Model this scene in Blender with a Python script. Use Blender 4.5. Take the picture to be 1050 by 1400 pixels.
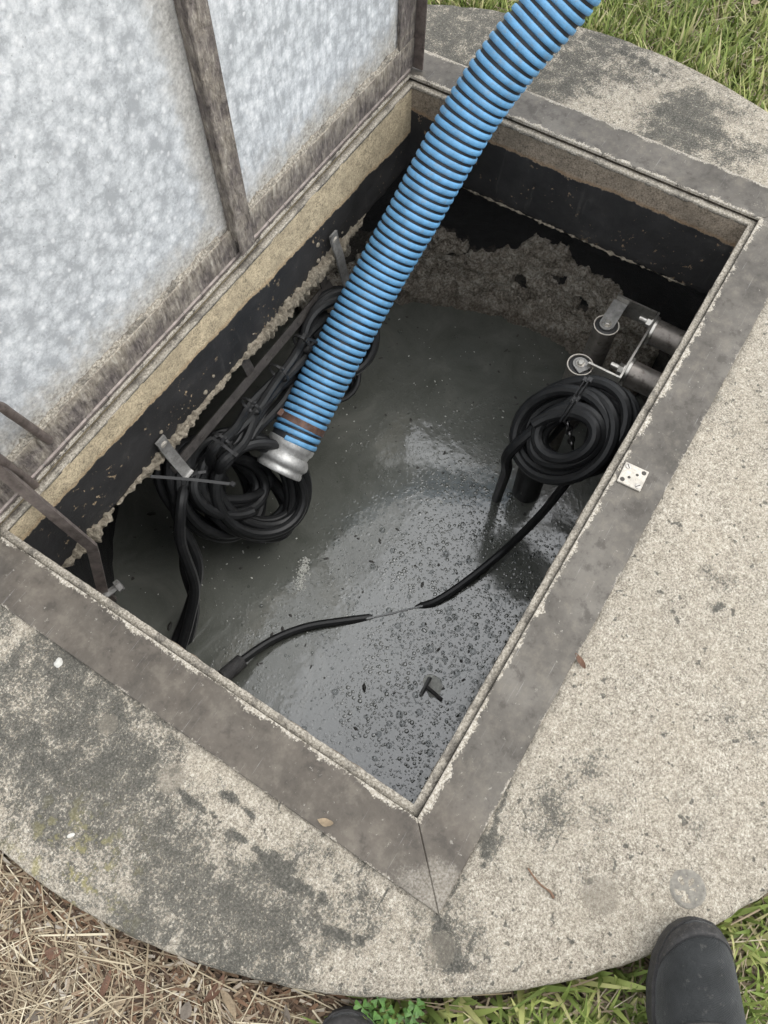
import bpy, math, random
import numpy as np
from mathutils import Vector, Matrix, noise as mnoise

random.seed(7)
rng = np.random.default_rng(11)
for o_ in list(bpy.data.objects):
    bpy.data.objects.remove(o_, do_unlink=True)
SC = bpy.context.scene
COL = SC.collection

# ------------------------------------------------------------------ camera
# world: origin at the near inner corner of the hatch opening, x along its long side,
# y along its short side (towards the hinge), z up; metres.
CAM_R = ((0.53636098, -0.84390555, -0.01184536),
         (-0.77075342, -0.48405263, -0.41428518),
         (0.34388379, 0.23133626, -0.91007004))
CAM_O = Vector((-0.06233788, -0.00716062, 1.06708129))
FPX, PW, PH = 1018.236, 1050.0, 1400.0
cam_data = bpy.data.cameras.new('camera')
cam = bpy.data.objects.new('camera', cam_data)
COL.objects.link(cam)
r_, u_, b_ = Vector(CAM_R[0]), -Vector(CAM_R[1]), -Vector(CAM_R[2])
cam.matrix_world = Matrix(((r_.x, u_.x, b_.x, CAM_O.x), (r_.y, u_.y, b_.y, CAM_O.y),
                           (r_.z, u_.z, b_.z, CAM_O.z), (0, 0, 0, 1)))
cam_data.sensor_fit = 'HORIZONTAL'
cam_data.sensor_width = 36.0
cam_data.lens = 36.0 * FPX / PW
cam_data.clip_start = 0.02
cam_data.clip_end = 500
SC.camera = cam

# ------------------------------------------------------------------ sky, sun, exposure
SUN_EL, SUN_AZ = 57.0, -52.0          # azimuth measured from +x towards +y
w = bpy.data.worlds.new('World')
SC.world = w
w.use_nodes = True
wn = w.node_tree
for n_ in list(wn.nodes):
    wn.nodes.remove(n_)
sky = wn.nodes.new('ShaderNodeTexSky')
sky.sky_type = 'NISHITA'
sky.sun_disc = False
sky.sun_elevation = math.radians(SUN_EL)
sky.sun_rotation = math.radians(90 - SUN_AZ)
sky.air_density = 1.0
sky.dust_density = 2.0
sky.ozone_density = 1.0
hsv = wn.nodes.new('ShaderNodeHueSaturation')
hsv.inputs['Saturation'].default_value = 0.38
bg = wn.nodes.new('ShaderNodeBackground')
bg.inputs['Strength'].default_value = 0.15
wo = wn.nodes.new('ShaderNodeOutputWorld')
wn.links.new(sky.outputs[0], hsv.inputs['Color'])
veil = wn.nodes.new('ShaderNodeMix')          # thin even cloud cover over the clear sky
veil.data_type = 'RGBA'
veil.inputs[0].default_value = 0.72
veil.inputs[7].default_value = (7.7, 7.8, 7.9, 1)
wn.links.new(hsv.outputs[0], veil.inputs[6])
wn.links.new(veil.outputs[2], bg.inputs['Color'])
wn.links.new(bg.outputs[0], wo.inputs['Surface'])
sd = bpy.data.lights.new('sun', 'SUN')
sd.energy = 0.9
sd.angle = math.radians(40)
sd.color = (1.0, 0.97, 0.92)
sun = bpy.data.objects.new('sun', sd)
COL.objects.link(sun)
ce, se = math.cos(math.radians(SUN_EL)), math.sin(math.radians(SUN_EL))
sun_dir = Vector((ce * math.cos(math.radians(SUN_AZ)), ce * math.sin(math.radians(SUN_AZ)), se))
sun.rotation_euler = sun_dir.to_track_quat('Z', 'Y').to_euler()
sun.location = sun_dir * 6
vs = SC.view_settings
vs.view_transform = 'Standard'
vs.look = 'None'
vs.exposure = 0.93
vs.gamma = 1.0
vs.use_curve_mapping = False
SC.render.engine = 'CYCLES'
SC.cycles.max_bounces = 6
SC.cycles.diffuse_bounces = 3
SC.cycles.use_adaptive_sampling = True
SC.cycles.adaptive_threshold = 0.025
SC.cycles.glossy_bounces = 3
SC.cycles.transmission_bounces = 3
SC.cycles.transparent_max_bounces = 6
SC.cycles.caustics_reflective = False
SC.cycles.caustics_refractive = False
SC.render.resolution_x, SC.render.resolution_y = 768, 1024

# ------------------------------------------------------------------ measured sizes
OL, OW = 1.2157, 0.75            # opening
HC = (OL / 2, OW / 2)            # opening and well centre
SLAB_C, SLAB_R = (0.623, 0.404), 0.9635
WELL_R = 0.75
COLLAR_Z = -0.205                # underside of the slab
WATER_Z = -0.69
GROUND_Z = -0.062


def ray(u, v):
    a, b, c = (u - PW / 2) / FPX, (v - PH / 2) / FPX, 1.0
    return Vector([CAM_R[0][i] * a + CAM_R[1][i] * b + CAM_R[2][i] * c for i in range(3)])


def at(u, v, ax, val):
    """point of the plane axis=val that was sighted at (u, v) when the photo was surveyed"""
    d = ray(u, v)
    return CAM_O + d * ((val - CAM_O[ax]) / d[ax])


def atd(u, v, dist):
    return CAM_O + ray(u, v).normalized() * dist


# ------------------------------------------------------------------ object helpers
def tag(o, label=None, cat=None, group=None, kind=None):
    if label: o['label'] = label
    if cat: o['category'] = cat
    if group: o['group'] = group
    if kind: o['kind'] = kind
    return o


def empty(name, loc=(0, 0, 0)):
    o = bpy.data.objects.new(name, None)
    o.empty_display_size = 0.05
    o.location = loc
    COL.objects.link(o)
    return o


def mesh_obj(name, verts, faces, material, parent=None, smooth=True, world=True):
    me = bpy.data.meshes.new(name)
    me.from_pydata([tuple(v) for v in verts], [], faces)
    me.update()
    if smooth:
        me.shade_smooth()
    o = bpy.data.objects.new(name, me)
    COL.objects.link(o)
    if material:
        me.materials.append(material)
    if parent:
        o.parent = parent
        if world:
            # vertices are given in world space: undo the parent's placement
            o.matrix_parent_inverse = parent_matrix(parent).inverted()
    return o


def parent_matrix(p):
    m = Matrix.LocRotScale(p.location, p.rotation_euler, p.scale)
    if p.parent:
        m = parent_matrix(p.parent) @ p.matrix_parent_inverse @ m
    return m


class MB:
    """collects verts and faces of one mesh"""
    def __init__(s):
        s.v, s.f = [], []

    def add(s, v, f):
        k = len(s.v)
        s.v += [tuple(p) for p in v]
        s.f += [tuple(i + k for i in q) for q in f]
        return s

    def box(s, c, d, rot=None, bev=0.0):
        hx, hy, hz = d[0] / 2, d[1] / 2, d[2] / 2
        if bev <= 0:
            v = [Vector((x, y, z)) for z in (-hz, hz) for y in (-hy, hy) for x in (-hx, hx)]
            f = [(0, 2, 3, 1), (4, 5, 7, 6), (0, 1, 5, 4), (2, 6, 7, 3), (0, 4, 6, 2), (1, 3, 7, 5)]
        else:
            b = min(bev, hx * .8, hy * .8, hz * .8)
            ring = lambda z, i: [Vector(p + (z,)) for p in (
                (-hx + i, -hy), (hx - i, -hy), (hx, -hy + i), (hx, hy - i), (hx - i, hy), (-hx + i, hy), (-hx, hy - i), (-hx, -hy + i))]
            sh = lambda r, k: [Vector((math.copysign(max(abs(p.x) - k, 0), p.x), math.copysign(max(abs(p.y) - k, 0), p.y), p.z)) for p in r]
            r = [sh(ring(-hz, b), b), ring(-hz + b, b), ring(hz - b, b), sh(ring(hz, b), b)]
            v = sum(r, [])
            f = []
            for k in range(3):
                for i in range(8):
                    j = (i + 1) % 8
                    f.append((k * 8 + i, k * 8 + j, k * 8 + 8 + j, k * 8 + 8 + i))
            f.append(tuple(range(7, -1, -1)))
            f.append(tuple(range(24, 32)))
        c = Vector(c)
        if rot is not None:
            v = [rot @ p for p in v]
        return s.add([p + c for p in v], f)

    def tube(s, pts, r, seg=10, cap=True, flat=None):
        pts = [Vector(p) for p in pts]
        n = len(pts)
        rs = r if isinstance(r, (list, tuple)) else [r] * n
        t0 = (pts[1] - pts[0]).normalized()
        a = t0.orthogonal().normalized() if flat is None else (Vector(flat) - t0 * t0.dot(Vector(flat))).normalized()
        V, F = [], []
        for i, p in enumerate(pts):
            t = (pts[min(i + 1, n - 1)] - pts[max(i - 1, 0)])
            if t.length < 1e-9: t = t0
            t.normalize()
            a = (a - t * t.dot(a))
            if a.length < 1e-6: a = t.orthogonal()
            a.normalize()
            b = t.cross(a)
            ru, rv = (rs[i] if isinstance(rs[i], tuple) else (rs[i], rs[i]))
            for k in range(seg):
                g = 2 * math.pi * k / seg
                V.append(p + a * (ru * math.cos(g)) + b * (rv * math.sin(g)))
        for i in range(n - 1):
            for k in range(seg):
                k2 = (k + 1) % seg
                F.append((i * seg + k, i * seg + k2, (i + 1) * seg + k2, (i + 1) * seg + k))
        if cap:
            F.append(tuple(range(seg - 1, -1, -1)))
            F.append(tuple((n - 1) * seg + k for k in range(seg)))
        return s.add(V, F)

    def bar(s, pts, wide, thick, side):
        """flat bar swept along pts; side = direction of the wide face's width"""
        pts = [Vector(p) for p in pts]
        n = len(pts)
        V, F = [], []
        for i, p in enumerate(pts):
            t = (pts[min(i + 1, n - 1)] - pts[max(i - 1, 0)]).normalized()
            a = Vector(side)
            a = (a - t * t.dot(a)).normalized()
            b = t.cross(a)
            e = min(wide, thick) * .12
            for x, y in ((-1, -1), (1, -1), (1, 1), (-1, 1)):
                V.append(p + a * x * wide / 2 + b * y * thick / 2)
        for i in range(n - 1):
            for k in range(4):
                k2 = (k + 1) % 4
                F.append((i * 4 + k, i * 4 + k2, i * 4 + 4 + k2, i * 4 + 4 + k))
        F.append((3, 2, 1, 0))
        F.append(tuple((n - 1) * 4 + k for k in range(4)))
        return s.add(V, F)

    def lathe(s, base, axis, prof, seg=32, cap=True):
        axis = Vector(axis).normalized()
        a = axis.orthogonal().normalized()
        b = axis.cross(a)
        base = Vector(base)
        V, F = [], []
        for h, r in prof:
            for k in range(seg):
                g = 2 * math.pi * k / seg
                V.append(base + axis * h + (a * math.cos(g) + b * math.sin(g)) * r)
        n = len(prof)
        for i in range(n - 1):
            for k in range(seg):
                k2 = (k + 1) % seg
                F.append((i * seg + k, i * seg + k2, (i + 1) * seg + k2, (i + 1) * seg + k))
        if cap:
            F.append(tuple(range(seg - 1, -1, -1)))
            F.append(tuple((n - 1) * seg + k for k in range(seg)))
        return s.add(V, F)

    def build(s, name, material, parent=None, smooth=True, angle=35):
        o = mesh_obj(name, s.v, s.f, material, parent, smooth=False)
        if smooth:
            o.data.shade_smooth()
            o.data.set_sharp_from_angle(angle=math.radians(angle))
        return o


def spline(pts, n=10, closed=False):
    pts = [Vector(p) for p in pts]
    out = []
    m = len(pts)
    for i in range(m - 1):
        p0, p1, p2, p3 = pts[max(i - 1, 0)], pts[i], pts[i + 1], pts[min(i + 2, m - 1)]
        for k in range(n):
            t = k / n
            out.append(0.5 * ((2 * p1) + (p2 - p0) * t + (2 * p0 - 5 * p1 + 4 * p2 - p3) * t * t + (3 * p1 - p0 - 3 * p2 + p3) * t ** 3))
    out.append(pts[-1])
    return out


# ------------------------------------------------------------------ material helpers
class M:
    def __init__(s, name):
        s.m = bpy.data.materials.new(name)
        s.m.use_nodes = True
        s.nt = s.m.node_tree
        s.b = s.nt.nodes['Principled BSDF']
        s.out = s.nt.nodes['Material Output']
        tc = s.nt.nodes.new('ShaderNodeTexCoord')
        s.co = tc.outputs['Object']

    def put(s, sock, val):
        if isinstance(val, bpy.types.NodeSocket):
            s.nt.links.new(val, sock)
        else:
            if sock.type == 'RGBA' and len(val) == 3: val = tuple(val) + (1,)
            sock.default_value = val

    def n(s, t, props=None, **inp):
        nd = s.nt.nodes.new('ShaderNode' + t)
        for k, v in (props or {}).items(): setattr(nd, k, v)
        for k, v in inp.items(): s.put(nd.inputs[k.replace('_', ' ')], v)
        return nd

    def noise(s, scale, detail=4, rough=.55, dist=0.0, vec=None):
        return s.n('TexNoise', Vector=vec or s.co, Scale=scale, Detail=detail, Roughness=rough, Distortion=dist).outputs['Fac']

    def vor(s, scale, feature='F1', out='Distance', vec=None, rnd=1.0):
        return s.n('TexVoronoi', {'feature': feature}, Vector=vec or s.co, Scale=scale, Randomness=rnd).outputs[out]

    def scaled(s, sc, rot=(0, 0, 0), loc=(0, 0, 0)):
        nd = s.n('Mapping', Vector=s.co)
        nd.inputs['Scale'].default_value = sc
        nd.inputs['Rotation'].default_value = rot
        nd.inputs['Location'].default_value = loc
        return nd.outputs[0]

    def ramp(s, fac, stops, interp='LINEAR'):
        nd = s.n('ValToRGB', Fac=fac)
        cr = nd.color_ramp
        cr.interpolation = interp
        while len(cr.elements) < len(stops): cr.elements.new(.5)
        for e, (p, c) in zip(cr.elements, stops):
            e.position = p
            e.color = (c, c, c, 1) if isinstance(c, (int, float)) else tuple(c) + (1,)
        return nd.outputs['Color']

    def mix(s, fac, a, b, mode='MIX'):
        nd = s.nt.nodes.new('ShaderNodeMix')
        nd.data_type = 'RGBA'
        nd.blend_type = mode
        nd.clamp_factor = True
        s.put(nd.inputs[0], fac)
        s.put(nd.inputs[6], a)
        s.put(nd.inputs[7], b)
        return nd.outputs[2]

    def ma(s, op, a, b=0.0, c=0.0, clamp=False):
        nd = s.nt.nodes.new('ShaderNodeMath')
        nd.operation = op
        nd.use_clamp = clamp
        s.put(nd.inputs[0], a)
        s.put(nd.inputs[1], b)
        s.put(nd.inputs[2], c)
        return nd.outputs[0]

    def smooth(s, x, lo, hi):
        nd = s.n('MapRange', {'interpolation_type': 'SMOOTHSTEP'}, Value=x)
        nd.inputs['From Min'].default_value = lo
        nd.inputs['From Max'].default_value = hi
        return nd.outputs[0]

    def xyz(s):
        nd = s.n('SeparateXYZ', Vector=s.co)
        return nd.outputs[0], nd.outputs[1], nd.outputs[2]

    def blob(s, c, r, soft=.5):
        """1 inside a round patch of radius r round c, fading out"""
        nd = s.n('VectorMath', {'operation': 'DISTANCE'})
        s.put(nd.inputs[0], s.co)
        nd.inputs[1].default_value = c
        return s.smooth(nd.outputs['Value'], r, r * soft)

    def bump(s, h, strength, dist, prev=None):
        nd = s.n('Bump', Height=h, Strength=strength, Distance=dist)
        if prev is not None: s.put(nd.inputs['Normal'], prev)
        return nd.outputs[0]

    def done(s, color=None, rough=None, metal=None, normal=None, spec=None, **kw):
        if color is not None: s.put(s.b.inputs['Base Color'], color)
        if rough is not None: s.put(s.b.inputs['Roughness'], rough)
        if metal is not None: s.put(s.b.inputs['Metallic'], metal)
        if normal is not None: s.put(s.b.inputs['Normal'], normal)
        if spec is not None: s.put(s.b.inputs['Specular IOR Level'], spec)
        for k, v in kw.items(): s.put(s.b.inputs[k.replace('_', ' ')], v)
        return s.m


def rect_dist(m):
    """distance outside the opening's rectangle (sharp corners)"""
    x, y, z = m.xyz()
    dx = m.ma('SUBTRACT', m.ma('ABSOLUTE', m.ma('SUBTRACT', x, HC[0])), OL / 2)
    dy = m.ma('SUBTRACT', m.ma('ABSOLUTE', m.ma('SUBTRACT', y, HC[1])), OW / 2)
    return m.ma('MAXIMUM', dx, dy), x, y, z


# black algae on the slab: points surveyed on the photo, radius in metres, how thick it grows
ALGAE = ((60, 960, .24, 1.0), (120, 1080, .20, 1.0), (215, 1170, .16, .95), (20, 850, .12, .6), (330, 1280, .17, .85), (480, 1310, .15, .7), (400, 1195, .07, .6),
         (330, 1110, .05, .5), (600, 1290, .10, .8), (610, 1220, .05, .6), (668, 1150, .06, .5), (790, 1110, .11, .72), (760, 1250, .10, .3), (540, 1180, .10, .3),
         (620, 40, .24, 1.1), (750, 90, .17, 1.1), (850, 60, .15, .95), (930, 165, .16, 1.05), (1010, 215, .13, .85), (880, 105, .13, .9), (1000, 150, .10, .8), (700, 30, .15, .9),
         (990, 800, .10, .4), (960, 550, .14, .25), (900, 1000, .14, .25), (1020, 960, .10, .3), (870, 1140, .14, .25))
RUNS = ((303, 1088, .006), (312, 1091, .007), (322, 1096, .008), (333, 1104, .007), (343, 1112, .005), (316, 1133, .007), (326, 1139, .008), (335, 1146, .006), (352, 1162, .007), (360, 1170, .008), (370, 1179, .010),
        (380, 1188, .012), (388, 1199, .013), (398, 1207, .012), (410, 1213, .009), (422, 1218, .007), (442, 1228, .009), (380, 1166, .006), (392, 1178, .006), (404, 1188, .005), (250, 1080, .006), (258, 1087, .008), (267, 1096, .008), (277, 1106, .007), (287, 1116, .005),
        (696, 1072, .005), (692, 1083, .006), (687, 1096, .006), (683, 1108, .006), (679, 1122, .007), (674, 1136, .006), (668, 1150, .008), (663, 1166, .007), (660, 1180, .005), (598, 1252, .008), (600, 1266, .009), (602, 1282, .010), (610, 1298, .012), (620, 1312, .012), (632, 1322, .009),
        (446, 1272, .008), (460, 1278, .008), (474, 1282, .007), (490, 1284, .006), (506, 1283, .006), (850, 74, .010), (864, 80, .011), (880, 88, .011), (895, 98, .010), (908, 108, .008), (690, 80, .010), (706, 86, .011), (724, 93, .012), (740, 99, .009),
        (945, 172, .014), (925, 164, .014), (905, 156, .010), (960, 180, .010), (985, 830, .006), (978, 838, .006), (905, 1005, .005), (880, 1060, .006), (890, 1068, .005))


def mat_slab():
    m = M('weathered_concrete')
    x, y, z = m.xyz()
    grain = m.noise(330, 3, .7)
    grain2 = m.noise(120, 4, .65)
    mid = m.noise(14, 5, .6)
    g = m.ma('ADD', m.ma('ADD', m.ma('MULTIPLY', grain, .5), m.ma('MULTIPLY', grain2, .25)), m.ma('MULTIPLY', m.noise(720, 1, .6), .25))
    sand = m.ramp(g, [(.36, (.068, .060, .048)), (.45, (.228, .202, .163)), (.53, (.395, .358, .295)), (.64, (.65, .61, .53))])
    sand = m.mix(m.ramp(mid, [(.35, 0.0), (.7, .5)]), sand, m.mix(.55, sand, (.40, .35, .27)))
    heavy = m.n('Attribute', {'attribute_name': 'algae'}).outputs['Fac']
    run_ = m.n('Attribute', {'attribute_name': 'runs'}).outputs['Fac']
    a = m.noise(7.5, 6, .68, .5)
    b = m.noise(38, 4, .7)
    c = m.noise(240, 3, .75)
    sv = m.scaled((4, 22, 22), (0, 0, math.radians(38)))
    streak = m.noise(1.4, 4, .6, .8, vec=sv)
    near = m.blob((-.13, .02, 0), .40, .2)
    p_ = m.ma('ADD', m.ma('MULTIPLY', heavy, .68), m.ma('MULTIPLY', m.ma('SUBTRACT', a, .49), 1.5))
    p_ = m.ma('ADD', p_, m.ma('MULTIPLY', near, m.ma('MULTIPLY', m.smooth(streak, .60, .70), .55)))
    cm = m.ma('ADD', m.ma('MULTIPLY', b, .38), m.ma('MULTIPLY', c, .62))
    p_ = m.ma('MINIMUM', p_, .70)
    p_ = m.ma('ADD', p_, m.ma('MULTIPLY', run_, .55))
    thr = m.ma('SUBTRACT', .70, m.ma('MULTIPLY', p_, .38))
    stain = m.smooth(m.ma('SUBTRACT', cm, thr), -.065, .065)
    # sparse dark pits
    pits = m.smooth(m.ma('ADD', m.noise(95, 2, .5), m.ma('MULTIPLY', m.noise(20, 1), .25)), .795, .835)
    stain = m.ma('MAXIMUM', m.ma('MULTIPLY', stain, .92), m.ma('MULTIPLY', pits, .75))
    dark = m.ramp(m.ma('ADD', m.ma('MULTIPLY', c, .7), m.ma('MULTIPLY', grain, .3)), [(.38, (.020, .021, .020)), (.50, (.050, .050, .045)), (.60, (.115, .110, .094)), (.68, (.27, .255, .22))])
    col = m.mix(stain, sand, dark)
    # grey mortar dabs, yellow lichen, reddish rust
    for cx, cy, r in ((-.140, .415, .016), (-.148, .295, .022), (-.125, -.115, .022), (.035, -.255, .026)):
        dab = m.smooth(m.ma('ADD', m.blob((cx, cy, .004), r * 1.5, .2), m.ma('MULTIPLY', m.ma('SUBTRACT', cm, .5), 1.6)), .45, .62)
        col = m.mix(m.ma('MULTIPLY', dab, .5), col, m.mix(c, (.12, .105, .085), (.24, .215, .175)))
    lich = m.ma('MULTIPLY', m.blob((-.32, .33, 0), .14, .1), m.smooth(b, .52, .62))
    col = m.mix(m.ma('MULTIPLY', lich, .45), col, (.36, .32, .12))
    rust = m.ma('MULTIPLY', m.blob((.62, -.34, 0), .3, .1), m.smooth(a, .60, .68))
    col = m.mix(m.ma('MULTIPLY', rust, .35), col, (.30, .18, .10))
    # broad tonal drift, grime packed along the frame and on the worn rim
    tone = m.noise(3.2, 4, .6)
    col = m.mix(m.ramp(tone, [(.35, .0), (.65, .32)]), col, m.mix(.5, col, (.16, .15, .125)))
    dd = m.ma('MAXIMUM', m.ma('SUBTRACT', m.ma('ABSOLUTE', m.ma('SUBTRACT', x, HC[0])), OL / 2), m.ma('SUBTRACT', m.ma('ABSOLUTE', m.ma('SUBTRACT', y, HC[1])), OW / 2))
    side_ = m.ma('MULTIPLY', m.smooth(m.ma('ADD', dd, m.ma('MULTIPLY', cm, .05)), .138, .112), m.smooth(b, .40, .60))
    col = m.mix(m.ma('MULTIPLY', side_, .55), col, (.085, .08, .068))
    crk = m.n('TexVoronoi', {'feature': 'DISTANCE_TO_EDGE'}, Vector=m.n('Mapping', Vector=m.co, Location=(.3, .1, 0)).outputs[0], Scale=3.4).outputs['Distance']
    crk = m.ma('ADD', crk, m.ma('MULTIPLY', m.ma('SUBTRACT', b, .5), .05))
    crack = m.ma('MULTIPLY', m.smooth(m.ma('ABSOLUTE', crk), .006, .0), m.smooth(tone, .56, .64))
    col = m.mix(m.ma('MULTIPLY', crack, .6), col, (.05, .047, .04))
    n2 = m.bump(m.ma('ADD', grain, grain2), .7, .004)
    return m.done(col, .93, 0, n2, .25)


def mat_collar(name, lo, hi, tint):
    m = M(name)
    x, y, z = m.xyz()
    g = m.ma('ADD', m.ma('MULTIPLY', m.noise(300, 3, .7), .6), m.ma('MULTIPLY', m.noise(90, 4, .7), .4))
    tan = m.ramp(g, [(.36, tuple(c * .30 for c in tint)), (.5, tint), (.64, tuple(min(1, c * 1.5) for c in tint))])
    tan = m.mix(m.ramp(m.noise(16, 5), [(.4, 0.0), (.7, .55)]), tan, tuple(c * .55 for c in tint))
    edge = m.ma('ADD', m.ma('ADD', z, m.ma('MULTIPLY', x, hi)), m.ma('MULTIPLY', m.ma('SUBTRACT', m.noise(9, 7, .72), .5), .026))
    edge = m.ma('ADD', edge, m.ma('MULTIPLY', m.ma('SUBTRACT', m.noise(60, 4, .75), .5), .013))
    bare = m.smooth(edge, lo, lo + .003)
    chips = m.smooth(m.ma('ADD', m.noise(75, 4, .7), m.ma('MULTIPLY', m.noise(9, 2), .4)), .865, .885)
    bare = m.ma('MAXIMUM', bare, m.ma('MULTIPLY', chips, .9))
    rustline = m.ma('MULTIPLY', bare, m.smooth(edge, lo + .014, lo + .002))
    tan = m.mix(m.ma('MULTIPLY', rustline, .5), tan, (.25, .15, .07))
    drip = m.smooth(m.noise(1.0, 5, .65, vec=m.scaled((42, 42, 5))), .60, .72)
    tan = m.mix(m.ma('MULTIPLY', drip, .45), tan, tuple(c * .35 for c in tint))
    blk = m.ramp(m.noise(12, 8, .65), [(.3, (.016, .016, .0165)), (.6, (.030, .029, .029)), (.78, (.065, .062, .058))])
    blk = m.mix(m.ma('MULTIPLY', drip, .35), blk, (.085, .080, .073))
    col = m.mix(bare, blk, tan)
    rough = m.mix(bare, (.55,) * 3, (.95,) * 3)
    h = m.ma('ADD', m.ma('MULTIPLY', g, .5), m.ma('MULTIPLY', m.noise(20, 6), .8))
    h = m.ma('SUBTRACT', h, m.ma('MULTIPLY', bare, .8))
    return m.done(col, rough, 0, m.bump(h, .5, .004), .3)


def mat_chamber():
    m = M('bitumen_lined_chamber')
    x, y, z = m.xyz()
    g = m.noise(150, 5, .75)
    conc = m.ramp(g, [(.3, (.05, .042, .034)), (.5, (.22, .19, .155)), (.7, (.45, .41, .35))])
    conc = m.mix(m.smooth(m.noise(11, 6, .65), .45, .65), conc, m.mix(.65, conc, (.045, .036, .028)))
    e = m.ma('ADD', z, m.ma('MULTIPLY', m.ma('SUBTRACT', m.noise(6.5, 9, .7), .5), .30))
    # bare only round the far side of the chamber
    side = m.ma('ADD', x, m.ma('MULTIPLY', m.ma('SUBTRACT', m.noise(8, 6), .5), .2))
    bare = m.ma('MULTIPLY', m.ma('MULTIPLY', m.smooth(e, -.452, -.462), m.smooth(side, .98, 1.02)), .35)
    holes = m.smooth(m.noise(13, 7, .65), .585, .60)
    bare = m.ma('MULTIPLY', bare, m.ma('SUBTRACT', 1.0, holes))
    smear = m.ma('MULTIPLY', m.smooth(m.noise(5, 8, .7, vec=m.scaled((3, 3, .6))), .60, .66), .35)
    blk = m.mix(smear, (.022, .022, .0225), (.09, .084, .072))
    col = m.mix(bare, blk, conc)
    h = m.ma('SUBTRACT', m.ma('ADD', g, m.noise(24, 6, .7)), m.ma('MULTIPLY', bare, .6))
    return m.done(col, m.mix(bare, (.5,) * 3, (.95,) * 3), 0, m.bump(h, .9, .012), .3)


def mat_crust():
    m = M('crumbling_crust')
    x, y, z = m.xyz()
    g = m.noise(140, 4, .75)
    k = m.noise(22, 5, .7)
    col = m.ramp(m.ma('ADD', m.ma('MULTIPLY', g, .6), m.ma('MULTIPLY', k, .4)), [(.37, (.09, .075, .06)), (.47, (.27, .235, .19)), (.55, (.46, .415, .35)), (.65, (.68, .64, .57))])
    wet = m.smooth(m.ma('ADD', z, m.ma('MULTIPLY', k, .06)), -.575, -.655)
    col = m.mix(m.ma('MULTIPLY', wet, .5), col, (.10, .08, .06))
    return m.done(col, .95, 0, m.bump(m.ma('ADD', g, k), 1.0, .01), .2)


def mat_plate():
    m = M('dull_aluminium_frame')
    d, x, y, z = rect_dist(m)
    a = m.noise(7, 6, .6, .5)
    col = m.ramp(a, [(.3, (.060, .054, .046)), (.52, (.094, .085, .073)), (.75, (.148, .136, .118))])
    brown = m.ma('MULTIPLY', m.smooth(x, .10, -.02), .55)  # near bar's browner reflection put into its colour
    col = m.mix(brown, col, m.ramp(m.noise(11, 6, .6, .4), [(.35, (.056, .046, .036)), (.7, (.118, .098, .078))]))
    sc = m.noise(5, 8, .7, vec=m.scaled((2, 60, 20), (0, 0, math.radians(20))))
    col = m.mix(m.ma('MULTIPLY', m.smooth(sc, .60, .70), .45), col, (.36, .35, .34))
    sc2 = m.noise(5, 8, .7, vec=m.scaled((70, 3, 20), (0, 0, math.radians(-32))))
    col = m.mix(m.ma('MULTIPLY', m.smooth(sc2, .64, .72), .3), col, (.34, .33, .31))
    mot = m.noise(34, 5, .7)
    col = m.mix(m.ma('MULTIPLY', m.smooth(mot, .48, .68), .4), col, (.18, .16, .13))
    col = m.mix(m.ma('MULTIPLY', m.smooth(mot, .48, .34), .6), col, (.042, .036, .030))
    # grit: inner and outer rims, and the mitre at the near corner
    fleck = m.smooth(m.noise(130, 3, .7), .66, .72)
    col = m.mix(m.ma('MULTIPLY', fleck, .5), col, (.33, .31, .27))
    gn = m.ma('ADD', m.ma('MULTIPLY', m.noise(26, 7, .7), .8), m.ma('MULTIPLY', m.noise(300, 2, .6), .25))
    inner = m.smooth(m.ma('SUBTRACT', gn, m.ma('MULTIPLY', d, 17.0)), .21, .27)
    outer = m.smooth(m.ma('ADD', gn, m.ma('MULTIPLY', m.ma('SUBTRACT', d, .093), 24.0)), .52, .60)
    corner = m.ma('MULTIPLY', m.blob((-.085, -.085, .01), .085, .25), 1.0)
    corner = m.smooth(m.ma('ADD', m.ma('MULTIPLY', corner, .6), m.ma('MULTIPLY', gn, 1.5)), .95, 1.35)
    far = m.smooth(m.ma('ADD', m.ma('MULTIPLY', m.blob((1.27, -.06, .01), .16, .2), .3), gn), .80, .92)
    grit = m.ma('MAXIMUM', m.ma('MAXIMUM', inner, m.ma('MULTIPLY', outer, .8)), m.ma('MAXIMUM', m.ma('MULTIPLY', corner, .45), m.ma('MULTIPLY', far, .6)))
    gcol = m.ramp(m.noise(330, 3, .7), [(.35, (.17, .15, .12)), (.5, (.34, .31, .26)), (.68, (.52, .49, .43))])
    col = m.mix(grit, col, gcol)
    rough = m.mix(grit, m.ramp(m.noise(18, 6), [(.3, .42), (.7, .62)]), (.95,) * 3)
    h = m.ma('ADD', m.ma('MULTIPLY', m.noise(220, 3), .4), m.ma('MULTIPLY', grit, .8))
    return m.done(col, rough, m.mix(grit, (.08,) * 3, (0,) * 3), m.bump(h, .35, .0025), .3)


def mat_ledge():
    m = M('gritty_ledge')
    g = m.noise(260, 4, .75)
    col = m.ramp(g, [(.32, (.12, .108, .09)), (.5, (.32, .29, .24)), (.68, (.55, .51, .44))])
    col = m.mix(m.smooth(m.noise(18, 7, .7), .48, .62), col, m.mix(.6, col, (.06, .055, .05)))
    return m.done(col, .9, 0, m.bump(m.ma('ADD', g, m.noise(35, 5)), .7, .004), .3)


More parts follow.
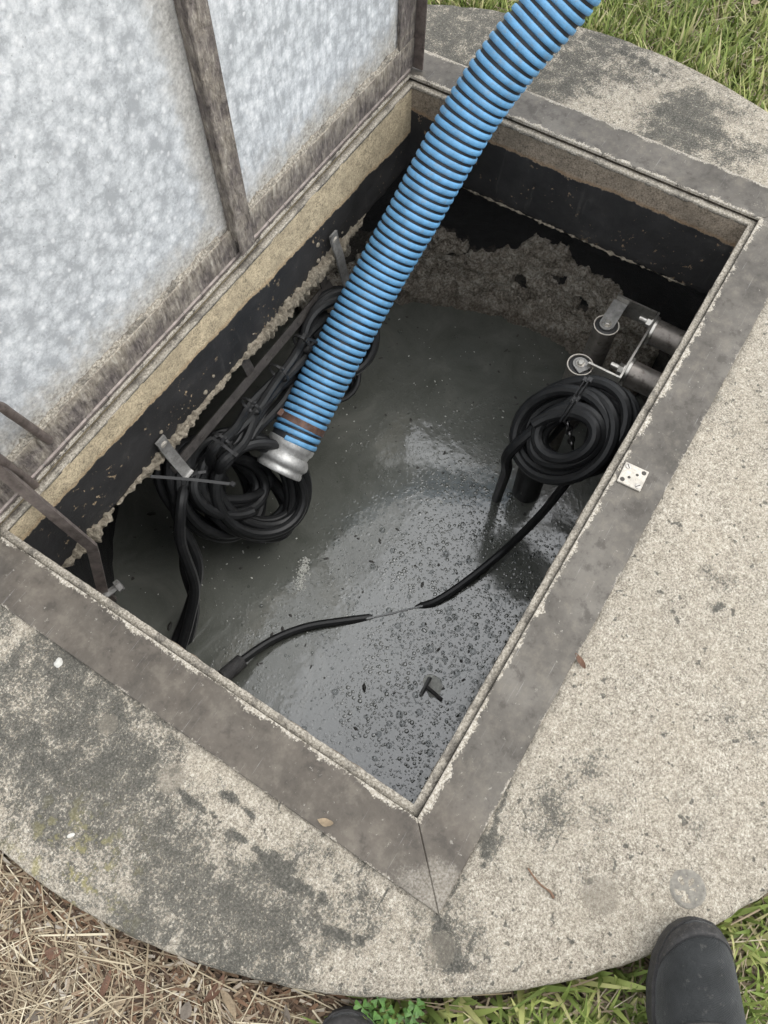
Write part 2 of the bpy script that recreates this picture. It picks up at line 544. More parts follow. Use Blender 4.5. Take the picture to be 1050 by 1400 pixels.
def mat_lid_sheet():
    m = M('galvanised_sheet')
    x, y, z = m.xyz()
    big = m.noise(5, 4, .5)
    blotch = m.noise(46, 4, .68, .5)
    spot = m.vor(52)
    fine = m.noise(210, 3, .75)
    streak = m.noise(6, 5, .6, vec=m.scaled((16, 3, 2.2), (0, math.radians(14), 0)))
    right = m.smooth(x, .63, .70)
    t = m.ma('ADD', m.ma('MULTIPLY', blotch, .30), m.ma('MULTIPLY', fine, .46))
    t = m.ma('ADD', t, m.ma('MULTIPLY', m.ma('SUBTRACT', .55, spot), .28))
    t = m.ma('ADD', t, m.ma('MULTIPLY', big, .18))
    t = m.ma('ADD', t, m.ma('MULTIPLY', m.ma('MULTIPLY', m.ma('SUBTRACT', streak, .5), .5), right))
    sp = m.n('TexVoronoi', Vector=m.co, Scale=78.0)
    star = m.ma('MULTIPLY', m.smooth(m.ma('ADD', sp.outputs['Distance'], m.ma('MULTIPLY', m.ma('SUBTRACT', fine, .5), .9)), .42, .05), m.smooth(m.n('SeparateColor', Color=sp.outputs['Color']).outputs[0], .25, .9))
    col = m.ramp(t, [(.36, (.38, .395, .41)), (.47, (.52, .54, .555)), (.56, (.63, .648, .662)), (.68, (.80, .81, .82))])
    col = m.mix(m.ma('MULTIPLY', star, .62), col, (.88, .885, .89))
    speck = m.smooth(m.noise(170, 2, .6), .70, .74)
    col = m.mix(m.ma('MULTIPLY', speck, .6), col, (.22, .22, .22))
    # chalky tan grime gathering towards the bottom flange and beside the rib
    gr = m.noise(22, 7, .7)
    grime = m.smooth(m.ma('SUBTRACT', m.ma('MULTIPLY', gr, .16), z), -.075, .015)
    ribside = m.smooth(m.ma('ABSOLUTE', m.ma('SUBTRACT', x, .615)), .075, .0)
    ribside = m.ma('MULTIPLY', ribside, m.smooth(m.ma('ADD', gr, m.ma('MULTIPLY', ribside, .4)), .55, .85))
    endside = m.smooth(m.ma('ADD', m.ma('MULTIPLY', gr, .14), m.ma('SUBTRACT', x, 1.19)), .02, .09)
    grime = m.ma('MAXIMUM', m.ma('MULTIPLY', m.ma('MAXIMUM', grime, endside), .85), m.ma('MULTIPLY', ribside, .6))
    gcol = m.ramp(m.noise(150, 5, .7), [(.35, (.17, .145, .115)), (.5, (.40, .365, .31)), (.65, (.62, .59, .53))])
    col = m.mix(grime, col, gcol)
    red = m.smooth(m.noise(7, 5, .6), .68, .78)
    col = m.mix(m.ma('MULTIPLY', red, .18), col, (.42, .28, .22))
    h = m.ma('ADD', m.ma('MULTIPLY', blotch, .7), m.ma('MULTIPLY', fine, .5))
    return m.done(col, m.ramp(blotch, [(.35, .42), (.65, .62)]), .06, m.bump(h, .35, .003), .4)


def mat_lid_bar(name, diag, chalk):
    m = M(name)
    x, y, z = m.xyz()
    f1 = m.noise(1.0, 4, .7, .5, vec=m.scaled((150, 150, 36), (0, math.radians(diag), 0)))
    f2 = m.noise(1.0, 4, .7, .5, vec=m.scaled((120, 120, 30), (0, math.radians(-diag), 0)))
    pat = m.noise(26, 5, .7)
    f = m.ma('ADD', m.ma('MULTIPLY', f1, .5), m.ma('MULTIPLY', f2, .5))
    col = m.ramp(f, [(.36, (.055, .047, .044)), (.48, (.120, .103, .096)), (.58, (.19, .165, .15)), (.70, (.42, .39, .34))])
    chalky = m.ramp(f, [(.36, (.16, .135, .105)), (.5, (.36, .32, .26)), (.66, (.58, .54, .46))])
    k = m.ma('ADD', m.ma('MULTIPLY', m.ma('SUBTRACT', pat, .5), 3.0), .25)
    if chalk:
        k = m.ma('ADD', k, m.ma('MULTIPLY', m.smooth(z, .030, .075), .7))
    col = m.mix(m.ma('MULTIPLY', k, .85, clamp=True), col, chalky)
    return m.done(col, .8, .05, m.bump(m.ma('ADD', f, m.ma('MULTIPLY', pat, .7)), 1.0, .008), .3)


def mat_simple(name, base, var=.3, scale=30, rough=.6, metal=0., bump=.25, bdist=.002, spec=.5, dust=None):
    m = M(name)
    a = m.noise(scale, 6, .6)
    lo = tuple(c * (1 - var) for c in base)
    hi = tuple(min(1, c * (1 + var)) for c in base)
    col = m.ramp(a, [(.3, lo), (.7, hi)])
    if dust:
        col = m.mix(m.ma('MULTIPLY', m.smooth(m.noise(scale * 2.5, 6, .7), .52, .66), dust[3]), col, dust[:3])
    return m.done(col, rough, metal, m.bump(m.noise(scale * 6, 4), bump, bdist), spec)


def mat_water():
    m = M('murky_sewage_water')
    x, y, z = m.xyz()
    scum = m.noise(7, 7, .62, .8)
    col = m.ramp(scum, [(.3, (.078, .082, .071)), (.55, (.110, .114, .101)), (.75, (.150, .152, .135))])
    fl = m.ma('MULTIPLY', m.smooth(m.ma('ADD', m.vor(230), m.ma('MULTIPLY', m.noise(16, 4), -.22)), .08, .04), .35)
    col = m.mix(fl, col, (.20, .20, .17))
    # area over the middle where the bubble bumps stand highest
    fizz_mask = None
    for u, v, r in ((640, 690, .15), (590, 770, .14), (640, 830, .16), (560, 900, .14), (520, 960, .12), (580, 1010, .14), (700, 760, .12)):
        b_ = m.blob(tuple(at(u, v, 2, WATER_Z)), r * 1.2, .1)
        fizz_mask = b_ if fizz_mask is None else m.ma('MAXIMUM', fizz_mask, b_)
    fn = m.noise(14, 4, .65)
    fizz_mask = m.smooth(m.ma('ADD', fizz_mask, m.ma('SUBTRACT', fn, .5)), -.05, .75)
    dome = None
    for sc_, lo in ((85.0, .30), (165.0, .15)):
        vv = m.n('TexVoronoi', Vector=m.co, Scale=sc_)
        rr = m.ma('ADD', .10, m.ma('MULTIPLY', m.n('SeparateColor', Color=vv.outputs['Color']).outputs[0], .34))
        q_ = m.ma('DIVIDE', vv.outputs['Distance'], rr)
        d_ = m.ma('SQRT', m.ma('MAXIMUM', m.ma('SUBTRACT', 1.0, m.ma('MULTIPLY', q_, q_)), 0.0))
        d_ = m.ma('MULTIPLY', d_, rr)
        dome = d_ if dome is None else m.ma('MAXIMUM', dome, m.ma('MULTIPLY', d_, .6))
    fiz = m.ma('MULTIPLY', dome, m.ma('ADD', .10, m.ma('MULTIPLY', fizz_mask, .90)))
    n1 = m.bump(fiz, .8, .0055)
    n2 = m.bump(m.noise(11, 3), .2, .01, n1)
    return m.done(col, .125, 0, n2, .5, IOR=2.1)


def mat_bubble():
    m = M('bubble_film')
    nt = m.nt
    tr = nt.nodes.new('ShaderNodeBsdfTransparent')
    tr.inputs[0].default_value = (.82, .83, .83, 1)
    gl = nt.nodes.new('ShaderNodeBsdfGlossy')
    gl.inputs['Roughness'].default_value = .04
    lw = nt.nodes.new('ShaderNodeLayerWeight')
    lw.inputs['Blend'].default_value = .22
    mx = nt.nodes.new('ShaderNodeMixShader')
    nt.links.new(m.ma('ADD', .035, m.ma('MULTIPLY', lw.outputs['Facing'], .55)), mx.inputs[0])
    nt.links.new(tr.outputs[0], mx.inputs[1])
    nt.links.new(gl.outputs[0], mx.inputs[2])
    nt.links.new(mx.outputs[0], m.out.inputs['Surface'])
    return m.m


def mat_blade(name, stops, rough=.6, trans=.15):
    m = M(name)
    geo = m.n('NewGeometry')
    col = m.ramp(geo.outputs['Random Per Island'], stops)
    m.b.inputs['Transmission Weight'].default_value = 0
    m.b.inputs['Subsurface Weight'].default_value = 0
    return m.done(col, rough, 0, None, .3)


def mat_shoe():
    m = M('black_shoe_fabric')
    a = m.noise(40, 5, .6)
    wv = m.n('TexWave', {'wave_type': 'BANDS', 'bands_direction': 'DIAGONAL'}, Vector=m.co, Scale=260.0, Distortion=1.5)
    f = m.noise(420, 2, .6)
    col = m.ramp(a, [(.3, (.013, .0145, .015)), (.7, (.027, .029, .030))])
    col = m.mix(m.ma('MULTIPLY', m.smooth(m.noise(120, 4, .7), .58, .70), .35), col, (.10, .097, .09))
    h = m.ma('ADD', m.ma('MULTIPLY', wv.outputs['Fac'], .5), f)
    return m.done(col, .85, 0, m.bump(h, .5, .0015, m.bump(m.noise(28, 3), .35, .006)), .3, Sheen_Weight=.15)


def mat_soil():
    m = M('sandy_soil')
    a = m.noise(11, 8, .65)
    g = m.noise(240, 4, .7)
    col = m.ramp(a, [(.3, (.055, .042, .030)), (.5, (.12, .095, .07)), (.7, (.21, .18, .14))])
    col = m.mix(m.smooth(g, .55, .68), col, (.32, .29, .24))
    h = m.ma('ADD', m.ma('MULTIPLY', a, 1.2), g)
    return m.done(col, .97, 0, m.bump(h, .8, .012), .15)


MAT = dict(
    slab=mat_slab(), collar_l=mat_collar('throat_concrete_lit_tint', -.052, .053, (.45, .375, .255)),  # hinge wall tint kept bright, its sunlit look is in the colour
    collar_f=mat_collar('throat_concrete_shade_tint', -.060, .0, (.235, .195, .15)),  # same concrete, the dim walls' shade put into a darker tint
    chamber=mat_chamber(), plate=mat_plate(), ledge=mat_ledge(),
    sheet=mat_lid_sheet(), bar=mat_lid_bar('corroded_lid_bar', 50, True), rib=mat_lid_bar('corroded_lid_rib', 22, False),
    water=mat_water(), bubble=mat_bubble(),
    blue=mat_simple('blue_hose_helix', (.115, .295, .50), .22, 38, .52, 0, .3, .001, .45, (.19, .22, .24, .45)),
    hose_dark=mat_simple('dark_hose_wall', (.016, .018, .021), .3, 50, .55),
    alu=mat_simple('cast_aluminium', (.44, .44, .43), .25, 70, .5, .6, .3, .0015, .5, (.20, .19, .17, .5)),
    clamp=mat_simple('rusty_clamp', (.13, .075, .055), .45, 60, .6, .4, .3, .001, .5, (.06, .12, .2, .3)),
    cable=mat_simple('black_rubber_cable', (.009, .0094, .010), .3, 35, .5, 0, .12, .001, .4, (.04, .039, .036, .25)),
    tie=mat_simple('black_nylon_tie', (.012, .012, .0125), .2, 40, .55),
    galv=mat_simple('worn_steel_bar', (.20, .17, .155), .4, 55, .5, .55, .35, .0015, .5, (.30, .27, .23, .4)),
    galv_light=mat_simple('dull_galvanised_steel', (.24, .235, .225), .35, 60, .5, .45, .3, .001, .5, (.10, .09, .08, .5)),
    stainless=mat_simple('stained_stainless', (.50, .48, .44), .25, 45, .32, .9, .2, .001, .5, (.20, .17, .14, .45)),
    pipe=mat_simple('dirty_stainless_pipe', (.27, .245, .22), .35, 25, .42, .7, .3, .0015, .5, (.09, .075, .06, .6)),
    plug=mat_simple('black_plug', (.012, .012, .012), .3, 60, .55),
    rod=mat_simple('rusty_round_bar', (.17, .14, .125), .4, 60, .55, .5, .35, .001, .5, (.07, .055, .05, .5)),
    rubble=mat_simple('broken_concrete', (.42, .37, .29), .45, 120, .95, 0, 1.0, .008, .2, (.12, .10, .08, .6)),
    dark_steel=mat_simple('dark_dirty_steel', (.055, .050, .047), .4, 60, .6, .3, .4, .001, .4, (.12, .105, .09, .4)),
    crust=mat_crust(),
    wet_grey=mat_simple('grey_water_film', (.22, .225, .225), .3, 80, .45),  # grey of the water film over the dipped cable
    tee=mat_simple('grey_plastic', (.11, .11, .108), .3, 80, .5),
    soil=mat_soil(),
    grass=mat_blade('green_grass_blades', [(0, (.11, .15, .038)), (.3, (.18, .24, .06)), (.65, (.29, .34, .10)), (.85, (.40, .41, .16)), (1, (.50, .45, .25))]),
    straw=mat_blade('dry_straw', [(0, (.11, .082, .055)), (.35, (.24, .19, .125)), (.75, (.38, .315, .215)), (1, (.56, .50, .37))], .75),
    mulch=mat_blade('shredded_mulch', [(0, (.040, .028, .020)), (.35, (.11, .072, .048)), (.6, (.16, .095, .058)), (.82, (.25, .19, .13)), (1, (.42, .38, .32))], .9),
    leaf_b=mat_simple('rust_brown_leaf', (.135, .070, .042), .5, 60, .7, 0, .5, .003),
    leaf_t=mat_simple('tan_dead_leaf', (.26, .20, .13), .4, 60, .75, 0, .5, .003),
    leaf_g=mat_simple('grey_dead_leaf', (.15, .125, .10), .4, 60, .8, 0, .5, .003),
    clover=mat_simple('clover_green', (.095, .20, .045), .35, 60, .5, 0, .3, .002),
    twig=mat_simple('brown_twig', (.16, .095, .06), .3, 60, .85, 0, .6, .003),
    chip=mat_simple('white_flake', (.50, .49, .45), .15, 80, .8, 0, .6, .003),
    foam=mat_simple('grey_foam', (.50, .50, .46), .25, 160, .6, 0, .8, .003),
    scum=mat_simple('dark_scum', (.02, .018, .014), .4, 50, .5, 0, .5, .003),
    shoe=mat_shoe(),
    shoe_ov=mat_simple('charcoal_shoe_overlay', (.055, .053, .051), .25, 160, .75, 0, .4, .0015, .3),
    rubber=mat_simple('shoe_rubber', (.035, .034, .034), .35, 90, .72, 0, .5, .002, .35, (.11, .10, .09, .4)),
    lace=mat_simple('black_lace', (.014, .014, .015), .2, 120, .85),
    trouser=mat_simple('dark_work_trousers', (.025, .027, .032), .25, 60, .9, 0, .5, .003),
    plate_light=mat_simple('bright_steel_plate', (.44, .41, .36), .25, 120, .55, .3, .5, .001, .5, (.24, .21, .17, .6)),
    screw=mat_simple('screw_head', (.40, .38, .35), .25, 90, .45, .6),
    hole=mat_simple('dark_hole', (.05, .046, .04), .2, 60, .8),
    chain=mat_simple('lifting_chain_steel', (.16, .155, .15), .4, 60, .4, .85),
)

# ================================================================== ground
def build_ground():
    seg, rad = 160, [.93, .97, 1.0, 1.05, 1.1, 1.17, 1.25, 1.35, 1.5, 1.7, 2.0, 2.5, 3.5, 6, 12, 30, 80, 200]
    V, F = [], []
    for i, r in enumerate(rad):
        for k in range(seg):
            g = 2 * math.pi * k / seg
            x, y = SLAB_C[0] + r * math.cos(g), SLAB_C[1] + r * math.sin(g)
            h = mnoise.noise(Vector((x * 3.1, y * 3.1, 0))) * .012 + mnoise.noise(Vector((x * 11, y * 11, 4))) * .006
            dip = -.018 * max(0, 1 - abs(r - .965) / .05)
            V.append((x, y, GROUND_Z + h + dip))
    for i in range(len(rad) - 1):
        for k in range(seg):
            k2 = (k + 1) % seg
            F.append((i * seg + k, (i + 1) * seg + k, (i + 1) * seg + k2, i * seg + k2))
    tag(mesh_obj('ground', V, F, MAT['soil']), kind='structure')


build_ground()


# ================================================================== slab with its throat
def rect_loop(d, n_long=24, n_short=16):
    """points round the rectangle offset d outside the opening, counter-clockwise from the near corner"""
    x0, y0, x1, y1 = -d, -d, OL + d, OW + d
    P = []
    for i in range(n_long): P.append((x0 + (x1 - x0) * i / n_long, y0))
    for i in range(n_short): P.append((x1, y0 + (y1 - y0) * i / n_short))
    for i in range(n_long): P.append((x1 - (x1 - x0) * i / n_long, y1))
    for i in range(n_short): P.append((x0, y1 - (y1 - y0) * i / n_short))
    return P


def build_slab():
    root = empty('concrete_slab', (SLAB_C[0], SLAB_C[1], 0))
    tag(root, 'round weathered concrete slab with black algae stains around the open hatch', 'concrete slab')
    inner = rect_loop(.032, 150, 100)
    n = len(inner)
    ang = [math.atan2(p[1] - SLAB_C[1], p[0] - SLAB_C[0]) for p in inner]

    def rim(k, r):
        g = ang[k]
        q = Vector((math.cos(g) * 9, math.sin(g) * 9, r * 3))
        chip = max(0, mnoise.noise(q * 2.2) - .25) * .012
        return r + mnoise.noise(q) * .0022 + mnoise.noise(q * 5) * .0012 - chip
    rows = []
    rows.append([(x, y, COLLAR_Z) for x, y in inner])
    rows.append([(x, y, .004) for x, y in inner])
    nt_ = 76
    for i in range(1, nt_):
        t = .985 * i / nt_
        rows.append([(inner[k][0] * (1 - t) + t * (SLAB_C[0] + math.cos(ang[k]) * (SLAB_R - .01)),
                      inner[k][1] * (1 - t) + t * (SLAB_C[1] + math.sin(ang[k]) * (SLAB_R - .01)),
                      .004 + mnoise.noise(Vector((inner[k][0] * 9, inner[k][1] * 9, t * 3))) * .0010) for k in range(n)])
    for dr, z in ((-.009, .0035), (-.003, .0), (0, -.007), (-.001, -.03), (-.004, -.06), (-.006, COLLAR_Z)):
        rows.append([(SLAB_C[0] + math.cos(ang[k]) * (rim(k, SLAB_R) + dr), SLAB_C[1] + math.sin(ang[k]) * (rim(k, SLAB_R) + dr), z) for k in range(n)])
    V = sum(rows, [])
    F = []
    nr = len(rows)
    for i in range(nr):
        j = (i + 1) % nr
        for k in range(n):
            k2 = (k + 1) % n
            F.append((i * n + k, j * n + k, j * n + k2, i * n + k2))
    o = mesh_obj('slab_body', V, F, MAT['slab'], root)
    xy = np.array(V)[:, :2]
    wob = np.array([[mnoise.noise(Vector((v[0] * 25, v[1] * 25, 0))), mnoise.noise(Vector((v[0] * 25, v[1] * 25, 7)))] for v in V]) * .008
    for nm, src in (('algae', ALGAE), ('runs', RUNS)):
        val = np.zeros(len(V))
        for q in src:
            c = at(q[0], q[1], 2, 0)
            r, k = (q[2] * 1.25, q[3]) if nm == 'algae' else (q[2] * 1.25, 1.0)
            d = np.hypot(*(xy + (wob if nm == 'runs' else 0) - np.array([c.x, c.y])).T)
            u = np.clip((r - d) / (r * .85), 0, 1)
            val = np.maximum(val, k * u * u * (3 - 2 * u))
        at_ = o.data.attributes.new(nm, 'FLOAT', 'POINT')
        at_.data.foreach_set('value', val.astype(np.float32))
    o.data.set_sharp_from_angle(angle=math.radians(40))
    # four walls of the throat under the frame, mitred, rough faces
    corners = lambda d: [(-d, -d), (OL + d, -d), (OL + d, OW + d), (-d, OW + d)]
    ci, co = corners(0), corners(.031)
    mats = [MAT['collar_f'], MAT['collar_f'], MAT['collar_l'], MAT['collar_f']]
    for s in range(4):
        a, b = Vector(ci[s]), Vector(ci[(s + 1) % 4])
        A, B = Vector(co[s]), Vector(co[(s + 1) % 4])
        nx, nz = 90, 18
        V, F = [], []
        nrm = Vector((-(b - a).y, (b - a).x)).normalized()
        for iz in range(nz + 1):
            z = -.005 + (COLLAR_Z + .006) * iz / nz
            for ix in range(nx + 1):
                t = ix / nx
                p = a.lerp(b, t)
                q = Vector((p.x * 14, p.y * 14, z * 14))
                amp = min(1, t * 20, (1 - t) * 20)
                off = (mnoise.noise(q) * .0022 + mnoise.noise(q * 3) * .0012 + .002 * (mnoise.noise(q * 7))) * amp
                if iz == nz: off -= .004 + .006 * mnoise.noise(Vector((t * 60, s, 0)))
                V.append((p.x + nrm.x * off, p.y + nrm.y * off, z + (mnoise.noise(Vector((t * 40, s * 3, 1))) * .006 if iz == nz else 0)))
        for iz in range(nz):
            for ix in range(nx):
                k = iz * (nx + 1) + ix
                F.append((k, k + nx + 1, k + nx + 2, k + 1))
        k0 = len(V)
        for z in (-.005, COLLAR_Z + .003):
            for P_ in (A, B): V.append((P_.x, P_.y, z))
        top0, topn = 0, nx
        bot0, botn = nz * (nx + 1), nz * (nx + 1) + nx
        F += [tuple([k0, k0 + 1] + list(range(topn, -1, -1)))]
        F += [tuple([k0 + 3, k0 + 2] + list(range(bot0, botn + 1)))]
        F += [(k0 + 1, k0, k0 + 2, k0 + 3)]
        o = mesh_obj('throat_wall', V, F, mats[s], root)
        o.data.set_sharp_from_angle(angle=math.radians(50))
    # crumbled edge along the bottom of the hinge side wall
    rnd = random.Random(3)

    def crumble(name, p0, p1, out, hgt, dep, n, thr, label):
        V, F = [], []
        m_ = 9
        p0, p1, out = Vector(p0), Vector(p1), Vector(out)
        for i in range(n + 1):
            t = i / n
            p = p0.lerp(p1, t)
            q = Vector((t * 9 + p0.x * 3, p0.y, 0))
            wob = .55 + .75 * mnoise.noise(q * .9) + .5 * mnoise.noise(q * 4) + .4 * mnoise.noise(q * 11)
            wob = max(.0, wob - thr)
            end = min(1, t * 25, (1 - t) * 25)
            for k in range(m_):
                g = math.pi * k / (m_ - 1)
                rr = (1 + .55 * mnoise.noise(Vector((t * 38, k * .55, p0.x))) + .3 * mnoise.noise(Vector((t * 120, k * 1.1, 5))) + rnd.uniform(-.07, .07)) * end
                zz = math.cos(g) * hgt * wob * rr
                oo = math.sin(g) * dep * (.4 + wob) * rr
                V.append(p + out * (oo - .003) + Vector((0, 0, zz)))
        for i in range(n):
            for k in range(m_ - 1):
                a = i * m_ + k
                F.append((a, a + 1, a + m_ + 1, a + m_))
        o = mesh_obj(name, V, F, MAT['rubble'], root, smooth=False)
        o['label'] = label
        return o
    crumble('crumbled_edge', (.0, OW, COLLAR_Z + .004), (1.03, OW, COLLAR_Z + .004), (0, -1, 0), .025, .013, 900, .05, 'pale crumbled concrete along the lower edge of the hinge side wall')
    crumble('crumbled_edge', (OL, .05, COLLAR_Z + .002), (OL, .70, COLLAR_Z + .002), (-1, 0, 0), .010, .006, 300, .42, 'pale chips along the lower edge of the far wall')
    for k in range(26):
        x = .1 + .85 * rnd.random()
        b = MB()
        r = .002 + .005 * rnd.random() ** 2
        prof = [(r * .3 * 0, r * (.8 + .3 * rnd.random())), (r * .5, r * .7), (r * .7, r * .1)]
        b.lathe((x, OW - .001, COLLAR_Z + .03 + .05 * rnd.random() ** 2), (0, -1, 0), prof, 7)
        if k < 10: b.build('concrete_chip', MAT['rubble'], root)
    # cast-in lifting socket, filled and scaled over
    p = at(940, 1215, 2, .004)
    b = MB()
    rr = .021
    b.lathe(p - Vector((0, 0, .001)), (0, 0, 1), [(0, rr * 1.15), (.0018, rr * 1.04), (.0024, rr * .88), (.0014, rr * .74), (.0012, rr * .35), (.0016, rr * .05)], 28)
    for i, v in enumerate(b.v):
        q = Vector(v) * 90
        b.v[i] = (v[0] + mnoise.noise(q) * .002, v[1] + mnoise.noise(q + Vector((5, 0, 0))) * .002, v[2] + mnoise.noise(q * 2) * .0008)
    o = b.build('lifting_socket', mat_simple('socket_grout', (.24, .225, .195), .3, 150, .9, 0, .8, .003), root)
    return root


build_slab()


# ================================================================== chamber below
def build_well():
    root = empty('well_chamber', (HC[0], HC[1], COLLAR_Z))
    tag(root, 'round black lined concrete chamber below the hatch, bare rubble patch on far side', 'well')
    seg, rows = 220, 60
    V, F = [], []
    for i in range(rows + 1):
        z = COLLAR_Z - .001 - (1.3 - .2) * (i / rows) ** 1.3
        for k in range(seg):
            g = 2 * math.pi * k / seg
            q = Vector((math.cos(g) * 6, math.sin(g) * 6, z * 8))
            r = WELL_R + mnoise.noise(q) * .006 + mnoise.noise(q * 3.1) * .004 + mnoise.noise(q * 8) * .002
            V.append((HC[0] + r * math.cos(g), HC[1] + r * math.sin(g), z))
    for i in range(rows):
        for k in range(seg):
            k2 = (k + 1) % seg
            F.append((i * seg + k, (i + 1) * seg + k, (i + 1) * seg + k2, i * seg + k2))
    k0 = len(V)
    for z in (COLLAR_Z - .001, -1.3):
        for k in range(seg):
            g = 2 * math.pi * k / seg
            V.append((HC[0] + .86 * math.cos(g), HC[1] + .86 * math.sin(g), z))
    for k in range(seg):
        k2 = (k + 1) % seg
        F.append((k0 + k, k, k2, k0 + k2))
        F.append((k0 + k2, k0 + seg + k2, k0 + seg + k, k0 + k))
        F.append((rows * seg + k, k0 + seg + k, k0 + seg + k2, rows * seg + k2))
    mesh_obj('chamber_wall', V, F, MAT['chamber'], root)
    # crumbling concrete crust where the lining has come away, far side, down to the water
    na, nz_ = 300, 70
    V, F, keep = [], [], []
    for i in range(na + 1):
        g = math.radians(-27 + 84 * i / na)
        col_ = Vector((math.cos(g) * 5, math.sin(g) * 5, 0))
        top = -.452 + .060 * mnoise.noise(col_ * 1.1) + .035 * mnoise.noise(col_ * 4.3) + .018 * mnoise.noise(col_ * 13)
        top += .06 * max(0, min(1, (14 - abs(math.degrees(g) + 2)) / 14))
        if math.degrees(g) > 30: top -= .02
        for j in range(nz_ + 1):
            z = -.37 + (-.75 + .37) * j / nz_
            q = Vector((math.cos(g) * 16, math.sin(g) * 16, z * 20))
            lum = .016 + .014 * mnoise.noise(q * .6) + .010 * mnoise.noise(q * 1.9) + .005 * mnoise.noise(q * 5) + .003 * mnoise.noise(q * 11)
            hole = mnoise.noise(q * .75 + Vector((3, 1, 2))) + .5 * mnoise.noise(q * 2.3)
            ok = z < top and hole < .42 + .6 * max(0, (-.55 - z) / .1) and i not in (0, na)
            keep.append(ok)
            lift = max(lum, .002) if ok else -.012
            r = WELL_R - lift - .03 * max(0, (-.62 - z) / .1)
            V.append((HC[0] + r * math.cos(g), HC[1] + r * math.sin(g), z))
    for i in range(na):
        for j in range(nz_):
            a = i * (nz_ + 1) + j
            f = (a, a + 1, a + nz_ + 2, a + nz_ + 1)
            if sum(keep[x] for x in f) >= 1: F.append(f)
    crust = mesh_obj('bare_crust', V, F, MAT['crust'], root)
    crust['label'] = 'rough brown concrete crust on the far side above the water'


build_well()


def build_water():
    seg = 128
    V = [(HC[0], HC[1], WATER_Z)]
    F = []
    for k in range(seg):
        g = 2 * math.pi * k / seg
        V.append((HC[0] + .77 * math.cos(g), HC[1] + .77 * math.sin(g), WATER_Z))
    for k in range(seg): F.append((0, k + 1, (k + 1) % seg + 1))
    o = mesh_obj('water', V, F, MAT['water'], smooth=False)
    tag(o, kind='structure')


build_water()


# ================================================================== hatch frame
def build_frame():
    root = empty('access_hatch', (HC[0], HC[1], .01))
    tag(root, 'open access hatch: dull aluminium frame in the slab and raised blotchy galvanised lid', 'hatch')
    di, do, zt, zb = .0125, .0935, .010, .0045
    cr = lambda d: [(-d, -d), (OL + d, -d), (OL + d, OW + d), (-d, OW + d)]
    I, O_ = cr(di), cr(do)
    O_[1] = (OL + .101, -do); O_[2] = (OL + .101, OW + do)
    for s in range(4):
        t = (s + 1) % 4
        ax = Vector(((1, 0), (0, 1), (-1, 0), (0, -1))[s])
        gap = ax * .0003
        pts = [Vector(I[s]) + gap, Vector(O_[s]) + gap, Vector(O_[t]) - gap, Vector(I[t]) - gap]
        inn = []
        c = sum(pts, Vector((0, 0))) / 4
        V, n = [], 4
        bev = .0015
        def shrink(d):
            out = []
            for i in range(4):
                e0 = (pts[i] - pts[i - 1]).normalized(); e1 = (pts[(i + 1) % 4] - pts[i]).normalized()
                n0 = Vector((-e0.y, e0.x)); n1 = Vector((-e1.y, e1.x))
                if (c - pts[i]).dot(n0) < 0: n0, n1 = -n0, -n1
                bis = (n0 + n1).normalized()
                out.append(pts[i] + bis * (d / max(.3, bis.dot(n0))))
            return out
        for d, z in ((0, zb - .0005), (0, zt - bev), (bev * .4, zt - bev * .35), (bev, zt)):
            for p in shrink(d): V.append((p.x, p.y, z))
        F = []
        for k in range(3):
            for i in range(4):
                j = (i + 1) % 4
                F.append((k * 4 + i, k * 4 + j, k * 4 + 4 + j, k * 4 + 4 + i))
        F += [(3, 2, 1, 0), (12, 13, 14, 15)]
        o = mesh_obj('frame_bar', V, F, MAT['plate'], root, smooth=False)
        # lower ledge that the lid seals on
        L0, L1 = cr(-.0005), cr(di - .0006)
        q = [Vector(L0[s]), Vector(L1[s]), Vector(L1[t]), Vector(L0[t])]
        nx = 120
        V, F = [], []
        for ix in range(nx + 1):
            u = ix / nx
            a, b = q[0].lerp(q[3], u), q[1].lerp(q[2], u)
            wv = mnoise.noise(Vector((u * 50, s * 7, 0))) * .0012
            inw = (a - b).normalized()
            a2 = a + inw * wv * min(1, u * 20, (1 - u) * 20)
            z = .0 + mnoise.noise(Vector((u * 30, s * 5, 2))) * .001
            V += [(a2.x, a2.y, z - .0075), (a2.x, a2.y, z - .001), ((a2.x * .85 + b.x * .15), (a2.y * .85 + b.y * .15), z), (b.x, b.y, z + .0005), (b.x, b.y, z - .0075)]
        for ix in range(nx):
            for k in range(4):
                a = ix * 5 + k
                F.append((a, a + 5, a + 6, a + 1))
            a = ix * 5
            F.append((a + 4, a + 9, a + 5, a))
        mesh_obj('seal_ledge', V, F, MAT['ledge'], root)
    # hinge along the far left long side
    b = MB()
    y0 = OW + .0195
    nk = 24
    b.tube([(.012, y0, .0155), (OL + .02, y0, .0155)], .0042, 10)
    b.build('hinge_pin', MAT['galv_light'], root)
    for k in range(nk):
        x0 = .012 + (OL + .006) * k / nk
        b = MB()
        b.tube([(x0 + .0008, y0, .0155), (x0 + (OL + .006) / nk - .0008, y0, .0155)], .0058, 10)
        if k == 0: me = None
        b.build('hinge_knuckle', MAT['galv'], root)
    return root


HATCH = build_frame()


